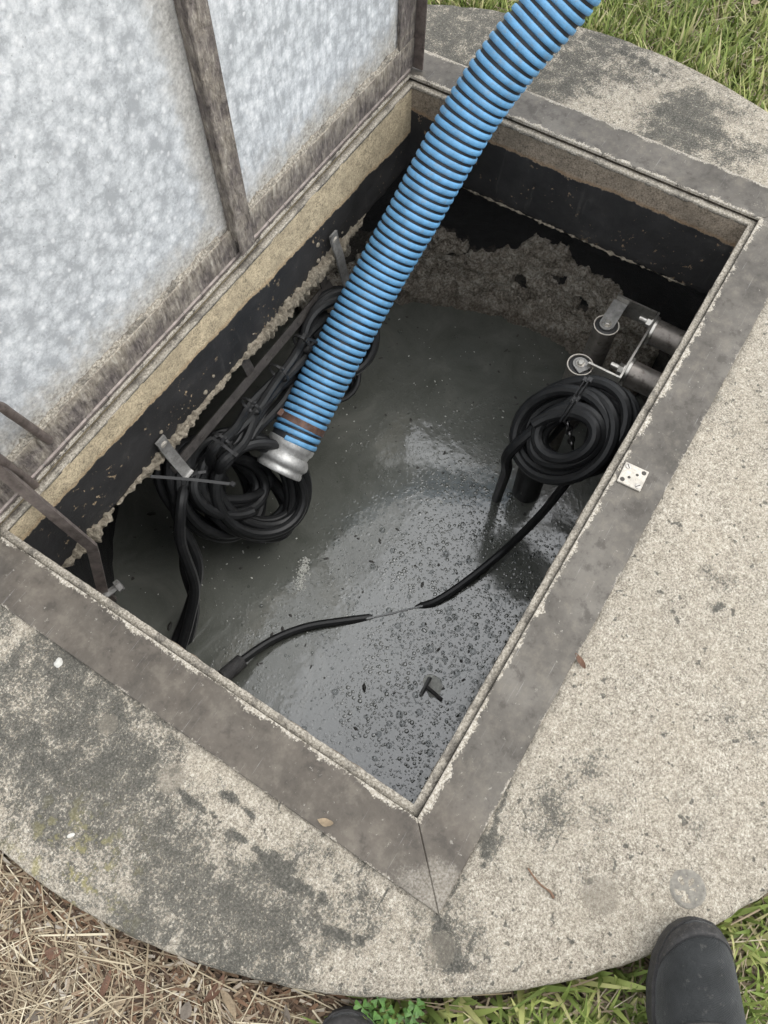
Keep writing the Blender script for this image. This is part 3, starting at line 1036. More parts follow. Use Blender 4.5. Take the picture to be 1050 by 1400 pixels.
# ================================================================== raised lid
def build_lid():
    H, X0, X1 = .86, -.018, OL + .034
    b = MB()
    b.box(((X0 + X1) / 2, .004, H / 2), (X1 - X0, .006, H), None, .0015)
    root = mesh_obj('lid', b.v, b.f, MAT['sheet'], HATCH, smooth=False)
    root['label'] = 'blotchy galvanised lid standing open on its hinge'
    root.location = (0, OW + .024, .012)
    root.rotation_euler = (math.radians(1.8), 0, 0)

    def part(name, c, d, mt, bev=.0015):
        b = MB()
        b.box(c, d, None, bev)
        return mesh_obj(name, b.v, b.f, mt, root, smooth=False, world=False)
    # flat bars round the rim, standing proud towards the opening
    rim, t = .066, .007
    part('rim_bar', ((X0 + X1) / 2, -t / 2 + .0005, rim / 2 + .002), (X1 - X0, t, rim), MAT['bar'])
    part('rim_bar', ((X0 + X1) / 2, -t / 2 + .0005, H - rim / 2), (X1 - X0, t, rim), MAT['bar'])
    for xa in (X0 + .024, X1 - .030):
        part('rim_bar', (xa, -t / 2 + .0002, H / 2), (.048 if xa < .5 else .060, t + .0004, H - 2 * rim - .006), MAT['rib'])
    # folded outer lip
    for xa in (X0 - .0025, X1 + .0025):
        part('rim_lip', (xa, -.012, H / 2), (.004, .034, H), MAT['rod'])
    # stiffening rib: an angle whose free edge faces away from the near end
    part('rib_web', (.629, -.0080, H / 2 + .006), (.005, .017, H - .08), MAT['rib'])
    part('rib_flange', (.6475, -.0185, H / 2 - .026), (.042, .005, H - .075), MAT['rib'])
    # chalky weld fillets where bars meet the sheet
    rnd = random.Random(5)
    for x0, x1, z in ((X0 + .05, .60, rim + .003), (.655, X1 - .06, rim + .003)):
        V, F = [], []
        n, m_ = 260, 6
        for i in range(n + 1):
            tt = i / n
            x = x0 + (x1 - x0) * tt
            w_ = .010 + .006 * mnoise.noise(Vector((x * 30, 0, 0))) + .004 * mnoise.noise(Vector((x * 110, 2, 0)))
            for k in range(m_):
                g = math.pi / 2 * k / (m_ - 1)
                rr = 1 + .35 * mnoise.noise(Vector((x * 160, k, z)))
                V.append((x, .0008 - math.cos(g) * .006 * rr, z - .003 + math.sin(g) * w_ * rr))
        for i in range(n):
            for k in range(m_ - 1):
                a = i * m_ + k
                F.append((a, a + m_, a + m_ + 1, a + 1))
        mesh_obj('grime_fillet', V, F, MAT['ledge'], root, smooth=False, world=False)
    # bent round bar handle welded low on the rim
    lidw = parent_matrix(root)
    inv = lidw.inverted()
    pts = [at(67, 602, 1, OW + .018), at(40, 583, 1, OW + .005), at(14, 565, 1, OW - .008), at(0, 556, 1, OW - .014), at(-22, 556, 1, OW - .02),
           at(-40, 575, 1, OW - .022), at(-30, 602, 1, OW - .015), at(0, 628, 1, OW - .004), at(48, 664, 1, OW + .016)]
    b = MB().tube([inv @ p for p in spline(pts, 8)], .0072, 12)
    o = mesh_obj('handle', b.v, b.f, MAT['rod'], root, world=False)
    o.data.set_sharp_from_angle(angle=math.radians(50))
    return root


build_lid()


def build_stay():
    foot = Vector((.020, .690, -.262))
    root = empty('lid_stay', foot)
    tag(root, 'rusty flat bar stay bent over the hatch edge, running up to the lid', 'stay bar')
    bend = at(126, 748, 1, .692)
    up = at(0, 643, 1, .748)
    d = (up - bend)
    pts = [foot - Vector((0, 0, .05)), foot, bend.lerp(foot, .12), bend + Vector((0, 0, .003)), bend.lerp(up, .07), bend.lerp(up, .5), up, up + d * .5]
    b = MB().bar(pts, .019, .007, (1, -.9, 0))
    b.build('stay_bar', MAT['galv'], root, True, 30)
    b = MB().lathe(foot + Vector((-.012, -.004, -.005)), (1, -.3, 0), [(0, .007), (.034, .007), (.034, .0125), (.044, .0125), (.045, .010)], 6)
    b.build('pivot_bolt', MAT['galv_light'], root)
    b = MB().box(foot + Vector((-.012, 0, -.02)), (.006, .06, .09), None, .001)
    b.build('pivot_bracket', MAT['galv'], root, False)


build_stay()


# ================================================================== hooks and cable rail on the hinge side
def build_hook(x, ztop, zbot, label, tip):
    root = empty('cable_hook', (x, OW, ztop))
    tag(root, label, 'hook', 'cable hooks on the hinge side wall')
    y = OW - .004
    pts = [(x, y - .006, ztop), (x, y - .010, ztop - .03), (x, y - .018, ztop - .06), (x, y - .028, zbot + .02), (x, y - .036, zbot), (x, y - .044, zbot - .004)]
    hb = MB().bar(spline(pts, 5), .024, .005, (1, 0, 0)).build('hook_bar', MAT['galv_light'], root, True, 40)
    MB().lathe((x, y - .002, ztop - .016), (0, -1, -.2), [(0, .0085), (.008, .0085), (.010, .006)], 14).build('rivet', MAT['plate_light'], hb)


build_hook(.299, -.148, -.255, 'flat steel cable hook beside the front cable bundle', 0)
build_hook(.884, -.132, -.275, 'flat steel cable hook left of the blue hose, near far corner', 0)


def build_rail():
    root = empty('cable_rail', (.27, OW - .01, -.26))
    tag(root, 'dark slotted steel strip below the hinge side wall, cables tied to it', 'cable rail')
    y, z = .742, -.262
    MB().bar([(.29, y, z), (.86, y, z)], .020, .004, (0, 0.5, 1)).build('strip', MAT['dark_steel'], root, False)
    for k in range(9):
        x = .33 + .058 * k
        MB().box((x, y - .0026, z + .001), (.020, .0012, .006), Matrix.Rotation(math.radians(26), 3, 'X'), 0).build('slot', MAT['hole'], root, False)
    for x in (.31, .56, .84):
        MB().bar([(x, y + .002, z + .01), (x, OW + .004, COLLAR_Z + .004)], .024, .004, (1, 0, 0)).build('strap', MAT['dark_steel'], root, False)


build_rail()


# ================================================================== cables
def coil_points(c, n, ra, rb, turns, roll, seed, drift=.006, jit=.010, start=0.0, per=40):
    """turns of a hand-wound coil about axis n; ra/rb half sizes, roll rotates the long axis"""
    rnd = random.Random(seed)
    c, n = Vector(c), Vector(n).normalized()
    up = Vector((0, 0, 1))
    a = (up - n * n.dot(up)).normalized()
    b = n.cross(a)
    a, b = a * math.cos(roll) + b * math.sin(roll), b * math.cos(roll) - a * math.sin(roll)
    key = []
    for t in range(turns + 2):
        key.append((rnd.uniform(-1, 1) * jit, rnd.uniform(-1, 1) * jit, rnd.uniform(-1, 1) * drift, rnd.uniform(.86, 1.06), rnd.uniform(.86, 1.06), rnd.uniform(-.18, .18)))
    P = []
    for i in range(int(turns * per) + 1):
        u = i / per
        k = int(u)
        f = u - k
        f = f * f * (3 - 2 * f)
        K = [key[k][j] * (1 - f) + key[k + 1][j] * f for j in range(6)]
        g = 2 * math.pi * u + start
        layer = (u / turns - .5) * 2
        P.append(c + a * (math.cos(g) * ra * K[3] + K[0]) + b * (math.sin(g) * rb * K[4] + K[1]) + n * (layer * drift * 3 + K[2] + math.sin(g) * K[5] * .05))
    return P


def tie(parent, p, d, length, ring_axis=None, rr=.02, loc_n=None):
    """cable tie: a loop round the bundle, head and tail"""
    p, d = Vector(p), Vector(d).normalized()
    b = MB()
    if ring_axis is not None:
        ax = Vector(ring_axis).normalized()
        u = ax.orthogonal().normalized()
        v = ax.cross(u)
        ring = [p + (u * math.cos(g) + v * math.sin(g)) * rr for g in [2 * math.pi * k / 24 for k in range(25)]]
        b.bar(ring, .006, .0018, ax)
        p = p + (d - ax * ax.dot(d)).normalized() * rr if (d - ax * ax.dot(d)).length > .1 else p
    side = d.cross((CAM_O - p).normalized())
    b.bar([p - d * .004, p + d * length * .5 + Vector((0, 0, .004)), p + d * length], .0058, .0016, side)
    b.box(p, (.010, .009, .008), None, .001)
    b.build('cable_tie', MAT['tie'], parent, False)


VIEW = lambda p: (CAM_O - Vector(p)).normalized()

# --- right: one coil hung from the guide rail bracket
cR = atd(776, 592, 1.60)
coilR = empty('cable_coil', cR)
tag(coilR, 'thick black pump cable coil tied to the steel guide rail bracket', 'cable coil', 'coiled pump cables')
nR = (VIEW(cR) + Vector((-.10, .42, -.25))).normalized()
P = coil_points(cR + nR * -.03, nR, .122, .086, 9, -.42, 21, .015, .016, 0.9)
q1 = [P[-1], atd(702, 612, 1.63), atd(692, 645, 1.72), at(679, 681, 2, WATER_Z + .004), at(676, 686, 2, WATER_Z - .03)]
MB().tube(P[:-1] + spline(q1, 10), .0125, 10).build('cable', MAT['cable'], coilR)
P2 = coil_points(cR + nR * .03 + Vector((.01, -.012, -.01)), nR + Vector((.12, -.05, 0)), .078, .056, 5, -.5, 33, .009, .016, 2.2)
MB().tube(P2, .0125, 10).build('cable', MAT['cable'], coilR)
tp = atd(795, 548, 1.535)
for dx in (0, .012):
    b = MB()
    s0, s1 = atd(806 - dx * 500, 520, 1.53), atd(770 - dx * 400, 576, 1.50)
    b.bar(spline([s0, atd(790 - dx * 500, 545, 1.485), s1], 6), .0075, .002, (1, .2, .3))
    b.box(s0, (.012, .011, .009), None, .001)
    b.build('cable_tie', MAT['tie'], coilR, False)

# its tail floats across the water
fl = empty('floating_cable', at(580, 828, 2, WATER_Z))
tag(fl, 'black cable dipping through the water across the middle, sleeved at near end', 'cable')
z = WATER_Z
pts = [atd(815, 560, 1.66), atd(800, 620, 1.66), at(768, 668, 2, -.40), at(735, 708, 2, -.52), at(690, 752, 2, z + .05), at(640, 793, 2, z + .018), at(600, 820, 2, z + .007), at(576, 829, 2, z - .006),
       at(555, 834, 2, z - .014), at(535, 838, 2, z - .015), at(515, 842, 2, z - .013), at(500, 845, 2, z - .005), at(470, 849, 2, z + .004), at(420, 857, 2, z + .012), at(375, 874, 2, z + .02), at(335, 900, 2, z + .04), at(305, 925, 2, z + .06), at(270, 960, 2, z + .08)]
MB().tube(spline(pts, 10), .0102, 10).build('cable', MAT['cable'], fl)
MB().tube(spline([at(500, 846, 2, z + .0012), at(520, 842, 2, z + .0006), at(545, 836, 2, z + .0008), at(562, 832, 2, z + .0004), at(580, 828, 2, z + .0016)], 6), [.0028 + .0008 * math.sin(i * .9) for i in range(25)], 8).build('wet_sliver', MAT['wet_grey'], fl)  # added pale sliver standing for water film riding over the dipped cable
e0, e1 = at(331, 903, 2, z + .042), at(300, 930, 2, z + .062)
MB().lathe(e0, e1 - e0, [(0, .0125), (.001, .0175), (.06, .0175), (.061, .012)], 16).build('sleeve', MAT['rubber'], fl)

# --- left: bundles hung along the rail
gL = 'coiled pump cables'
cA = atd(348, 662, 1.72)
coilA = empty('cable_coil', cA)
tag(coilA, 'thick black cable coil hanging right under the hose coupling', 'cable coil', gL)
nA = (VIEW(cA) + Vector((.15, -.30, -.45))).normalized()
P = coil_points(cA, nA, .140, .098, 10, .30, 5, .012, .018, .3)
MB().tube(P, .0116, 10).build('cable', MAT['cable'], coilA)
P = coil_points(cA + Vector((-.02, .02, -.035)), nA + Vector((.2, 0, 0)), .172, .080, 3, .15, 8, .008, .014, 1.3)
MB().tube(P, .0115, 10).build('cable', MAT['cable'], coilA)
P = coil_points(cA + Vector((-.035, .045, .02)), nA + Vector((.35, -.1, .1)), .115, .060, 6, .5, 61, .012, .020, 2.3)
MB().tube(P, .0112, 10).build('cable', MAT['cable'], coilA)
P = coil_points(cA + Vector((.01, .03, -.05)), nA + Vector((-.25, .15, .2)), .120, .085, 3, -.1, 62, .010, .022, .3)
MB().tube(P, .0108, 10).build('cable', MAT['cable'], coilA)
tie(coilA, atd(318, 662, 1.50), atd(214, 652, 1.49) - atd(318, 662, 1.50), .155)
tie(coilA, atd(322, 622, 1.52), atd(290, 598, 1.54) - atd(322, 622, 1.52), .06)

cB = atd(296, 672, 1.74)
coilB = empty('cable_coil', cB)
tag(coilB, 'dark cable coil pressed against hinge side wall behind the front coil', 'cable coil', gL)
nB = (VIEW(cB) + Vector((.3, -.35, -.5))).normalized()
P = coil_points(cB, nB, .145, .092, 11, .12, 15, .010, .014, .6)
tail = [P[-1], atd(248, 690, 1.62), atd(247, 740, 1.66), atd(266, 800, 1.74), atd(258, 850, 1.80), atd(243, 900, 1.85), atd(225, 950, 1.88)]
MB().tube(P[:-1] + spline(tail, 10), .0122, 10).build('cable', MAT['cable'], coilB)
for k, (du, dd) in enumerate(((-9, .03), (10, .06))):
    tl = [atd(254 + du, 655, 1.63 + dd), atd(250 + du, 700, 1.65 + dd), atd(262 - du, 770, 1.72 + dd), atd(262 + du * .4, 830, 1.78 + dd), atd(244 + du, 890, 1.84 + dd), atd(228 + du, 950, 1.88 + dd)]
    MB().tube(spline(tl, 10), .0122, 10).build('cable', MAT['cable'], coilB)
tie(coilB, atd(262, 650, 1.60), atd(300, 640, 1.6) - atd(262, 650, 1.6), .03)

cC = atd(462, 462, 1.78)
coilC = empty('cable_coil', cC)
tag(coilC, 'dark cable coil half hidden behind the blue hose', 'cable coil', gL)
nC = (VIEW(cC) + Vector((.2, -.3, -.2))).normalized()
P = coil_points(cC, nC, .088, .094, 7, .9, 44, .009, .012, .2)
MB().tube(P, .0105, 9).build('cable', MAT['cable'], coilC)
P = coil_points(atd(462, 520, 1.80), nC + Vector((0, .2, 0)), .052, .050, 2, .2, 46, .006, .010, .2)
MB().tube(P, .0070, 9).build('cable', MAT['cable'], coilC)
tie(coilC, atd(436, 470, 1.68), (-.4, .2, .6), .05)

# straight run lying on the rail
run = empty('cable_run', (.55, .71, -.28))
tag(run, 'several black cables tied along the slotted strip on hinge side', 'cable run')
rnd = random.Random(9)
for k in range(8):
    pts = []
    for j in range(9):
        x = .30 + .56 * j / 8
        sag = .020 * math.sin(j / 8 * math.pi * 3 + k)
        pts.append((x, .712 - .006 * (k % 4) + rnd.uniform(-.010, .010), -.285 - .020 * (k // 2) + sag * .5 + rnd.uniform(-.008, .008)))
    pts[0] = tuple(cB + Vector((rnd.uniform(-.03, .03), rnd.uniform(-.02, .02), rnd.uniform(.0, .05))))
    pts[-1] = tuple(cC + Vector((rnd.uniform(-.06, .0), rnd.uniform(.0, .05), rnd.uniform(-.02, .05))))
    MB().tube(spline(pts, 8), .0098, 8).build('cable', MAT['cable'], run)
for x, dz in ((.40, .04), (.50, .05), (.60, .03), (.69, .05)):
    tie(run, (x, .702, -.268), (-.25 + dz, -.2, .35), .05, (1, 0, 0), .024)


# ================================================================== guide rails and bracket
def build_rails():
    z = -.285
    root = empty('guide_rail_bracket', (1.10, -.03, z))
    tag(root, 'stainless bracket on two stub pipes holding the tops of guide rails', 'guide rail bracket')
    s = (1.067 - z) / (1.067 + .30)
    xa, xb, yw, ye = 1.172, .972, .074, .160

    # U-shaped flat plate: far arm, web, near arm
    MB().bar([(xa, ye + .012, z + .0), (xa, yw + .004, z)], .050, .0048, (0, 0, 1)).build('bracket_arm', MAT['stainless'], root, False)
    MB().bar([(xa + .0025, yw, z), (xb - .0025, yw, z)], .050, .0048, (0, 0, 1)).build('bracket_web', MAT['stainless'], root, False)
    MB().bar([(xb, yw + .003, z - .001), (xb, ye - .012, z - .001)], .050, .0048, (0, 0, 1)).build('bracket_arm', MAT['stainless'], root, False)
    for x in (xa - .030, xb + .040):
        yy = HC[1] - math.sqrt(WELL_R ** 2 - (x - HC[0]) ** 2) - .01
        b = MB().tube([(x, yw - .003, z), (x, yy, z - .006)], .029, 28)
        stub = b.build('stub_pipe', MAT['pipe'], root)
        b = MB().lathe((x, yw - .0035, z), (0, -1, 0), [(0, .033), (.006, .033), (.0065, .029)], 28)
        b.build('pipe_collar', MAT['stainless'], stub)
    for x in (xa - .022, xb + .030):
        b = MB()
        b.lathe((x, yw + .002, z + .012), (0, 1, 0), [(0, .0155), (.002, .0155)], 20)
        b.lathe((x, yw + .004, z + .012), (0, 1, 0), [(0, .0122), (.010, .0122), (.011, .0105)], 6)
        b.lathe((x, yw + .014, z + .012), (0, 1, 0), [(0, .0068), (.018, .0068), (.0185, .0055)], 12)
        b.build('bolt', MAT['stainless'], root, True, 25)
    # vertical rails with rubber plugs and clamp tabs
    for i, (px, py) in enumerate(((829, 445), (793, 499))):
        p = at(px, py, 2, z + .006)
        b = MB()
        b.lathe((p.x, p.y, -1.25), (0, 0, 1), [(0, .027), (.97 + .006 + (z + .28), .027), (1.256 + z, .0285), (1.256 + z, .0255), (1.246 + z, .0252)], 36, cap=False)
        rail = b.build('guide_rail', MAT['pipe'], root)
        MB().lathe((p.x, p.y, z + .0065), (0, 0, 1), [(0, .0285), (.0016, .0285), (.0018, .0262), (.0005, .0258)], 36, cap=False).build('rail_rim', MAT['plate_light'], rail)
        MB().lathe((p.x, p.y, z - .006), (0, 0, 1), [(0, .025), (.010, .025), (.0115, .022)], 30).build('rubber_plug', MAT['plug'], rail)
        # tab: rounded tongue from the plug to the arm
        xe = xa if i == 0 else xb
        d = Vector((xe - p.x, 0, 0))
        V = []
        n = 14
        ux = Vector((1 if d.x > 0 else -1, 0, 0)); uy = Vector((0, 1, 0))
        rr = .0165
        if i == 1:
            ux, uy = Vector((-.5, -.86, 0)), Vector((-.86, .5, 0))
        outl = [p - ux * (rr * math.cos(g)) + uy * (rr * math.sin(g)) for g in [-math.pi / 2 + math.pi * k / n for k in range(n + 1)]]
        ln = max(.02, abs(d.x) - .003) if i == 0 else .02
        outl += [p + ux * ln + uy * rr, p + ux * ln - uy * rr]
        b = MB()
        k = len(outl)
        zz = z + .0085
        b.add([(q.x, q.y, zz) for q in outl] + [(q.x, q.y, zz + .003) for q in outl],
              [tuple(range(k - 1, -1, -1)), tuple(range(k, 2 * k))] + [(j, (j + 1) % k, k + (j + 1) % k, k + j) for j in range(k)])
        b.build('clamp_tab', MAT['galv_light'], rail, False)
        b = MB().lathe((p.x, p.y, zz + .003), (0, 0, 1), [(0, .0105), (.0012, .0105)], 18)
        b.lathe((p.x, p.y, zz + .0042), (0, 0, 1), [(0, .0075), (.006, .0075), (.0068, .006)], 6)
        b.build('bolt', MAT['stainless'], rail, True, 25)


build_rails()


def build_chain(top, bottom, n, label):
    root = empty('lifting_chain', top)
    tag(root, label, 'chain')
    top, bottom = Vector(top), Vector(bottom)
    d = (bottom - top).normalized()
    a = d.orthogonal().normalized()
    c = d.cross(a)
    L = (bottom - top).length / n
    for k in range(n):
        p = top.lerp(bottom, (k + .5) / n)
        s = a if k % 2 else c
        s = (s + (c if k % 2 else a) * .35).normalized()
        ring = [p + d * math.cos(g) * L * .68 + s * math.sin(g) * L * .40 for g in [2 * math.pi * j / 14 for j in range(15)]]
        MB().tube(ring, .0030, 6, cap=False).build('link', MAT['chain'], root)


build_chain(atd(775, 570, 1.60), atd(783, 612, 1.68), 6, 'short steel chain hanging inside the right hand cable coil')
build_chain(atd(738, 632, 1.86), atd(715, 674, 1.94), 7, 'steel chain hanging down beside the float by the right coil')

fs = empty('float_switch', at(722, 668, 2, WATER_Z))
tag(fs, 'dark cylindrical float standing in the water below the right cable coil', 'float switch')
fa, fb = at(718, 676, 2, WATER_Z - .02), atd(738, 612, 1.80)
MB().lathe(fa, fb - fa, [(0, .012), (.006, .030), (.02, .036), ((fb - fa).length * .75, .036), ((fb - fa).length * .88, .028), ((fb - fa).length, .012)], 24).build('float_body', MAT['plug'], fs)
MB().tube(spline([fb - (fb - fa) * .02, atd(752, 600, 1.72), atd(770, 580, 1.66)], 6), .007, 8).build('float_lead', MAT['cable'], fs)


# ================================================================== blue suction hose
def build_hose():
    pts = [atd(399, 607, 1.712), atd(434, 537, 1.71), atd(473, 462, 1.695), atd(518, 378, 1.68), atd(566, 294, 1.655), atd(608, 218, 1.635),
           atd(650, 147, 1.62), atd(700, 78, 1.605), atd(762, 5, 1.60)]
    last = pts[-1]
    dirn = (pts[-1] - pts[-2]).normalized()
    pts += [last + dirn * .16 + Vector((.01, -.005, .01)), last + Vector((.28, -.20, .22)), last + Vector((.62, -.36, .20)), last + Vector((1.1, -.5, -.02)), last + Vector((1.7, -.62, -.235)), (4.2, -.4, .02)]
    path = spline(pts, 14)
    # resample evenly
    acc = [0]
    for i in range(1, len(path)): acc.append(acc[-1] + (path[i] - path[i - 1]).length)
    tot = acc[-1]

    def pos(s):
        s = min(max(s, 0), tot - 1e-6)
        lo, hi = 0, len(acc) - 1
        while hi - lo > 1:
            md = (lo + hi) // 2
            if acc[md] <= s: lo = md
            else: hi = md
        return path[lo].lerp(path[hi], (s - acc[lo]) / max(1e-9, acc[hi] - acc[lo]))
    root = empty('suction_hose', pts[0])
    tag(root, 'ribbed light blue suction hose hanging into the open hatch', 'hose')
    RB, RO, PITCH = .0520, .0030, .0174
    smax = min(tot, 3.4)
    n = int(smax / .006)
    base = [pos(smax * i / n) for i in range(n + 1)]
    MB().tube(base, RB, 28).build('hose_wall', MAT['hose_dark'], root)
    # helix bead
    sg = 36
    turns = int(smax / PITCH) - 1
    N_ = turns * sg
    ref = Vector((0, 0, 1))
    V, F = [], []
    prof = [(math.cos(g), math.sin(g)) for g in [math.pi * 2 * k / 10 for k in range(10)]]
    for i in range(N_ + 1):
        s = .008 + PITCH * i / sg
        p = pos(s)
        t = (pos(s + .01) - pos(s - .01)).normalized()
        a = (ref - t * t.dot(ref)).normalized()
        b = t.cross(a)
        g = 2 * math.pi * i / sg
        rad = a * math.cos(g) + b * math.sin(g)
        fade = min(1, (N_ - i) / 30)
        for cx, cy in prof:
            # flattened, rounded bead
            yy = math.copysign(abs(cy) ** .75, cy)
            V.append(p + t * (cx * PITCH * .345) + rad * (RB + .001 + yy * RO * (.15 + .85 * fade)))
    m_ = len(prof)
    for i in range(N_):
        for k in range(m_):
            k2 = (k + 1) % m_
            F.append((i * m_ + k, i * m_ + k2, (i + 1) * m_ + k2, (i + 1) * m_ + k))
    mesh_obj('helix_rib', V, F, MAT['blue'], root)
    # clamp band round the second turn
    p, t = pos(.052), (pos(.07) - pos(.03)).normalized()
    MB().lathe(p - t * .011, t, [(.002, .0545), (.003, .0562), (.018, .0562), (.019, .0545)], 40, cap=False).build('clamp_band', MAT['clamp'], root)
    band = bpy.data.objects['clamp_band']
    MB().box(p + t.orthogonal().normalized() * .057, (.018, .012, .010), None, .001).build('clamp_screw', MAT['clamp'], band, False)
    # cam groove coupling
    p0, t0 = pos(0), (pos(0) - pos(.04)).normalized()
    prof = [(-.005, .0520), (-.004, .0548), (.004, .0548), (.010, .0530), (.014, .0505), (.022, .0495), (.026, .0535), (.034, .0580), (.042, .0585), (.048, .056), (.051, .0525), (.056, .0520), (.060, .0545), (.066, .0545), (.069, .053), (.069, .045), (.01, .043)]
    MB().lathe(p0, t0, prof, 48, cap=False).build('coupling', MAT['alu'], root, True, 50)


build_hose()


# ================================================================== things on and in the water
def build_bubbles():
    V, F = [], []
    rnd = random.Random(4)
    cnt = 0
    mx, seg = 0, 9
    placed = []
    tries = 0
    while cnt < 2200 and tries < 90000:
        tries += 1
        x, y = rnd.uniform(.02, 1.25), rnd.uniform(-.28, .72)
        if (x - HC[0]) ** 2 + (y - HC[1]) ** 2 > .72 ** 2: continue
        dens = math.exp(-(((x - .40) / .33) ** 2 + ((y - .10) / .26) ** 2)) + .05 + .16 * math.exp(-(((x - .55) / .35) ** 2 + ((y - .40) / .2) ** 2))
        if mnoise.noise(Vector((x * 7, y * 7, 3))) < -.25: dens *= .3
        if rnd.random() > dens: continue
        big = math.exp(-(((x - .34) / .25) ** 2 + ((y - .02) / .17) ** 2))
        r = .0012 + .0018 * rnd.random() + (.0062 * rnd.random() ** 2.2 if rnd.random() < .06 + .42 * big else 0)
        if r > .003:
            if any((x - a) ** 2 + (y - b) ** 2 < (r + c) ** 2 for a, b, c in placed): continue
            placed.append((x, y, r))
        k0 = len(V)
        sg = 14 if r > .003 else 7
        rings = ((0, 1.12), (.12, 1.0), (.5, .84), (.78, .52)) if r > .003 else ((0, 1.05), (.45, .82))
        for h, rr in rings:
            for k in range(sg):
                g = 2 * math.pi * k / sg
                V.append((x + math.cos(g) * r * rr, y + math.sin(g) * r * rr, WATER_Z + .0003 + h * r * .85))
        V.append((x, y, WATER_Z + r * .85 * .9))
        for j in range(len(rings) - 1):
            for k in range(sg):
                k2 = (k + 1) % sg
                F.append((k0 + j * sg + k, k0 + j * sg + k2, k0 + (j + 1) * sg + k2, k0 + (j + 1) * sg + k))
        j = len(rings) - 1
        for k in range(sg):
            F.append((k0 + j * sg + k, k0 + j * sg + (k + 1) % sg, len(V) - 1))
        cnt += 1
    o = mesh_obj('bubbles', V, F, MAT['bubble'])
    tag(o, 'countless small bubbles floating on the dark water', 'bubbles', kind='stuff')


build_bubbles()


def lump(name, p, sx, sy, sz, rot, material, seed, label, cat, seg=14, amp=.25, group=None, rings=5):
    """irregular low dome lying on a surface"""
    b = MB()
    V, F = [], []
    for j in range(rings):
        e = j / (rings - .4)
        for k in range(seg):
            g = 2 * math.pi * k / seg
            w_ = 1 + amp * mnoise.noise(Vector((math.cos(g) * 2 + seed, math.sin(g) * 2, e * 2))) * 1.6
            lx, ly = math.cos(g) * sx * (1 - e ** 1.6) * w_, math.sin(g) * sy * (1 - e ** 1.6) * w_
            V.append((p[0] + lx * math.cos(rot) - ly * math.sin(rot), p[1] + lx * math.sin(rot) + ly * math.cos(rot),
                      p[2] + sz * math.sin(e * 1.4) * (1 + amp * mnoise.noise(Vector((lx * 300, ly * 300, seed))))))
    for j in range(rings - 1):
        for k in range(seg):
            k2 = (k + 1) % seg
            F.append((j * seg + k, j * seg + k2, (j + 1) * seg + k2, (j + 1) * seg + k))
    F.append(tuple((rings - 1) * seg + k for k in range(seg)))
    o = mesh_obj(name, V, F, material)
    return tag(o, label, cat, group)


WZ = WATER_Z
# foam curl
def build_foam():
    V, F = [], []
    rnd = random.Random(12)
    c0, c1 = at(418, 765, 2, WZ), at(408, 805, 2, WZ)
    for i in range(330):
        t = rnd.random()
        p = c0.lerp(c1, t) + Vector((rnd.gauss(0, .009), rnd.gauss(0, .007), 0))
        r = .0007 + .0022 * rnd.random() ** 2
        k0 = len(V)
        sg = 8
        for h, rr in ((0, 1), (.6, .8), (.95, .3)):
            for k in range(sg):
                g = 2 * math.pi * k / sg
                V.append((p.x + math.cos(g) * r * rr, p.y + math.sin(g) * r * rr, WZ + .0002 + h * r * .8))
        for j in range(2):
            for k in range(sg):
                k2 = (k + 1) % sg
                F.append((k0 + j * sg + k, k0 + j * sg + k2, k0 + (j + 1) * sg + k2, k0 + (j + 1) * sg + k))
        F.append(tuple(k0 + 2 * sg + k for k in range(sg)))
    tag(mesh_obj('foam', V, F, MAT['foam']), 'small pale foam curl on the dark water below the hose end', 'foam', kind='stuff')


build_foam()


def build_flecks(name, n, material, seed, label, rmin, rmax):
    rnd = random.Random(seed)
    V, F = [], []
    k_ = 0
    while k_ < n:
        x, y = rnd.uniform(.1, 1.3), rnd.uniform(-.2, .95)
        if math.hypot(x - HC[0], y - HC[1]) > .72: continue
        if mnoise.noise(Vector((x * 5, y * 5, seed))) < rnd.uniform(-.3, .3): continue
        r = rmin + (rmax - rmin) * rnd.random() ** 3
        st, a0 = rnd.uniform(1, 2.4), rnd.uniform(0, 6.28)
        k0 = len(V)
        for i in range(7):
            g = 2 * math.pi * i / 7
            lx, ly = math.cos(g) * r * st * rnd.uniform(.7, 1.2), math.sin(g) * r * rnd.uniform(.7, 1.2)
            V.append((x + lx * math.cos(a0) - ly * math.sin(a0), y + lx * math.sin(a0) + ly * math.cos(a0), WATER_Z + .0006))
        V.append((x, y, WATER_Z + .0006 + r * .5))
        F += [(k0 + i, k0 + (i + 1) % 7, k0 + 7) for i in range(7)]
        k_ += 1
    tag(mesh_obj(name, V, F, material), label, 'scum', kind='stuff')


build_flecks('scum_flecks', 420, MAT['scum'], 3, 'tiny dark scum flecks scattered over the water', .0009, .0042)
build_flecks('foam_flecks', 380, MAT['foam'], 8, 'tiny pale foam flecks scattered over the water', .0007, .0022)

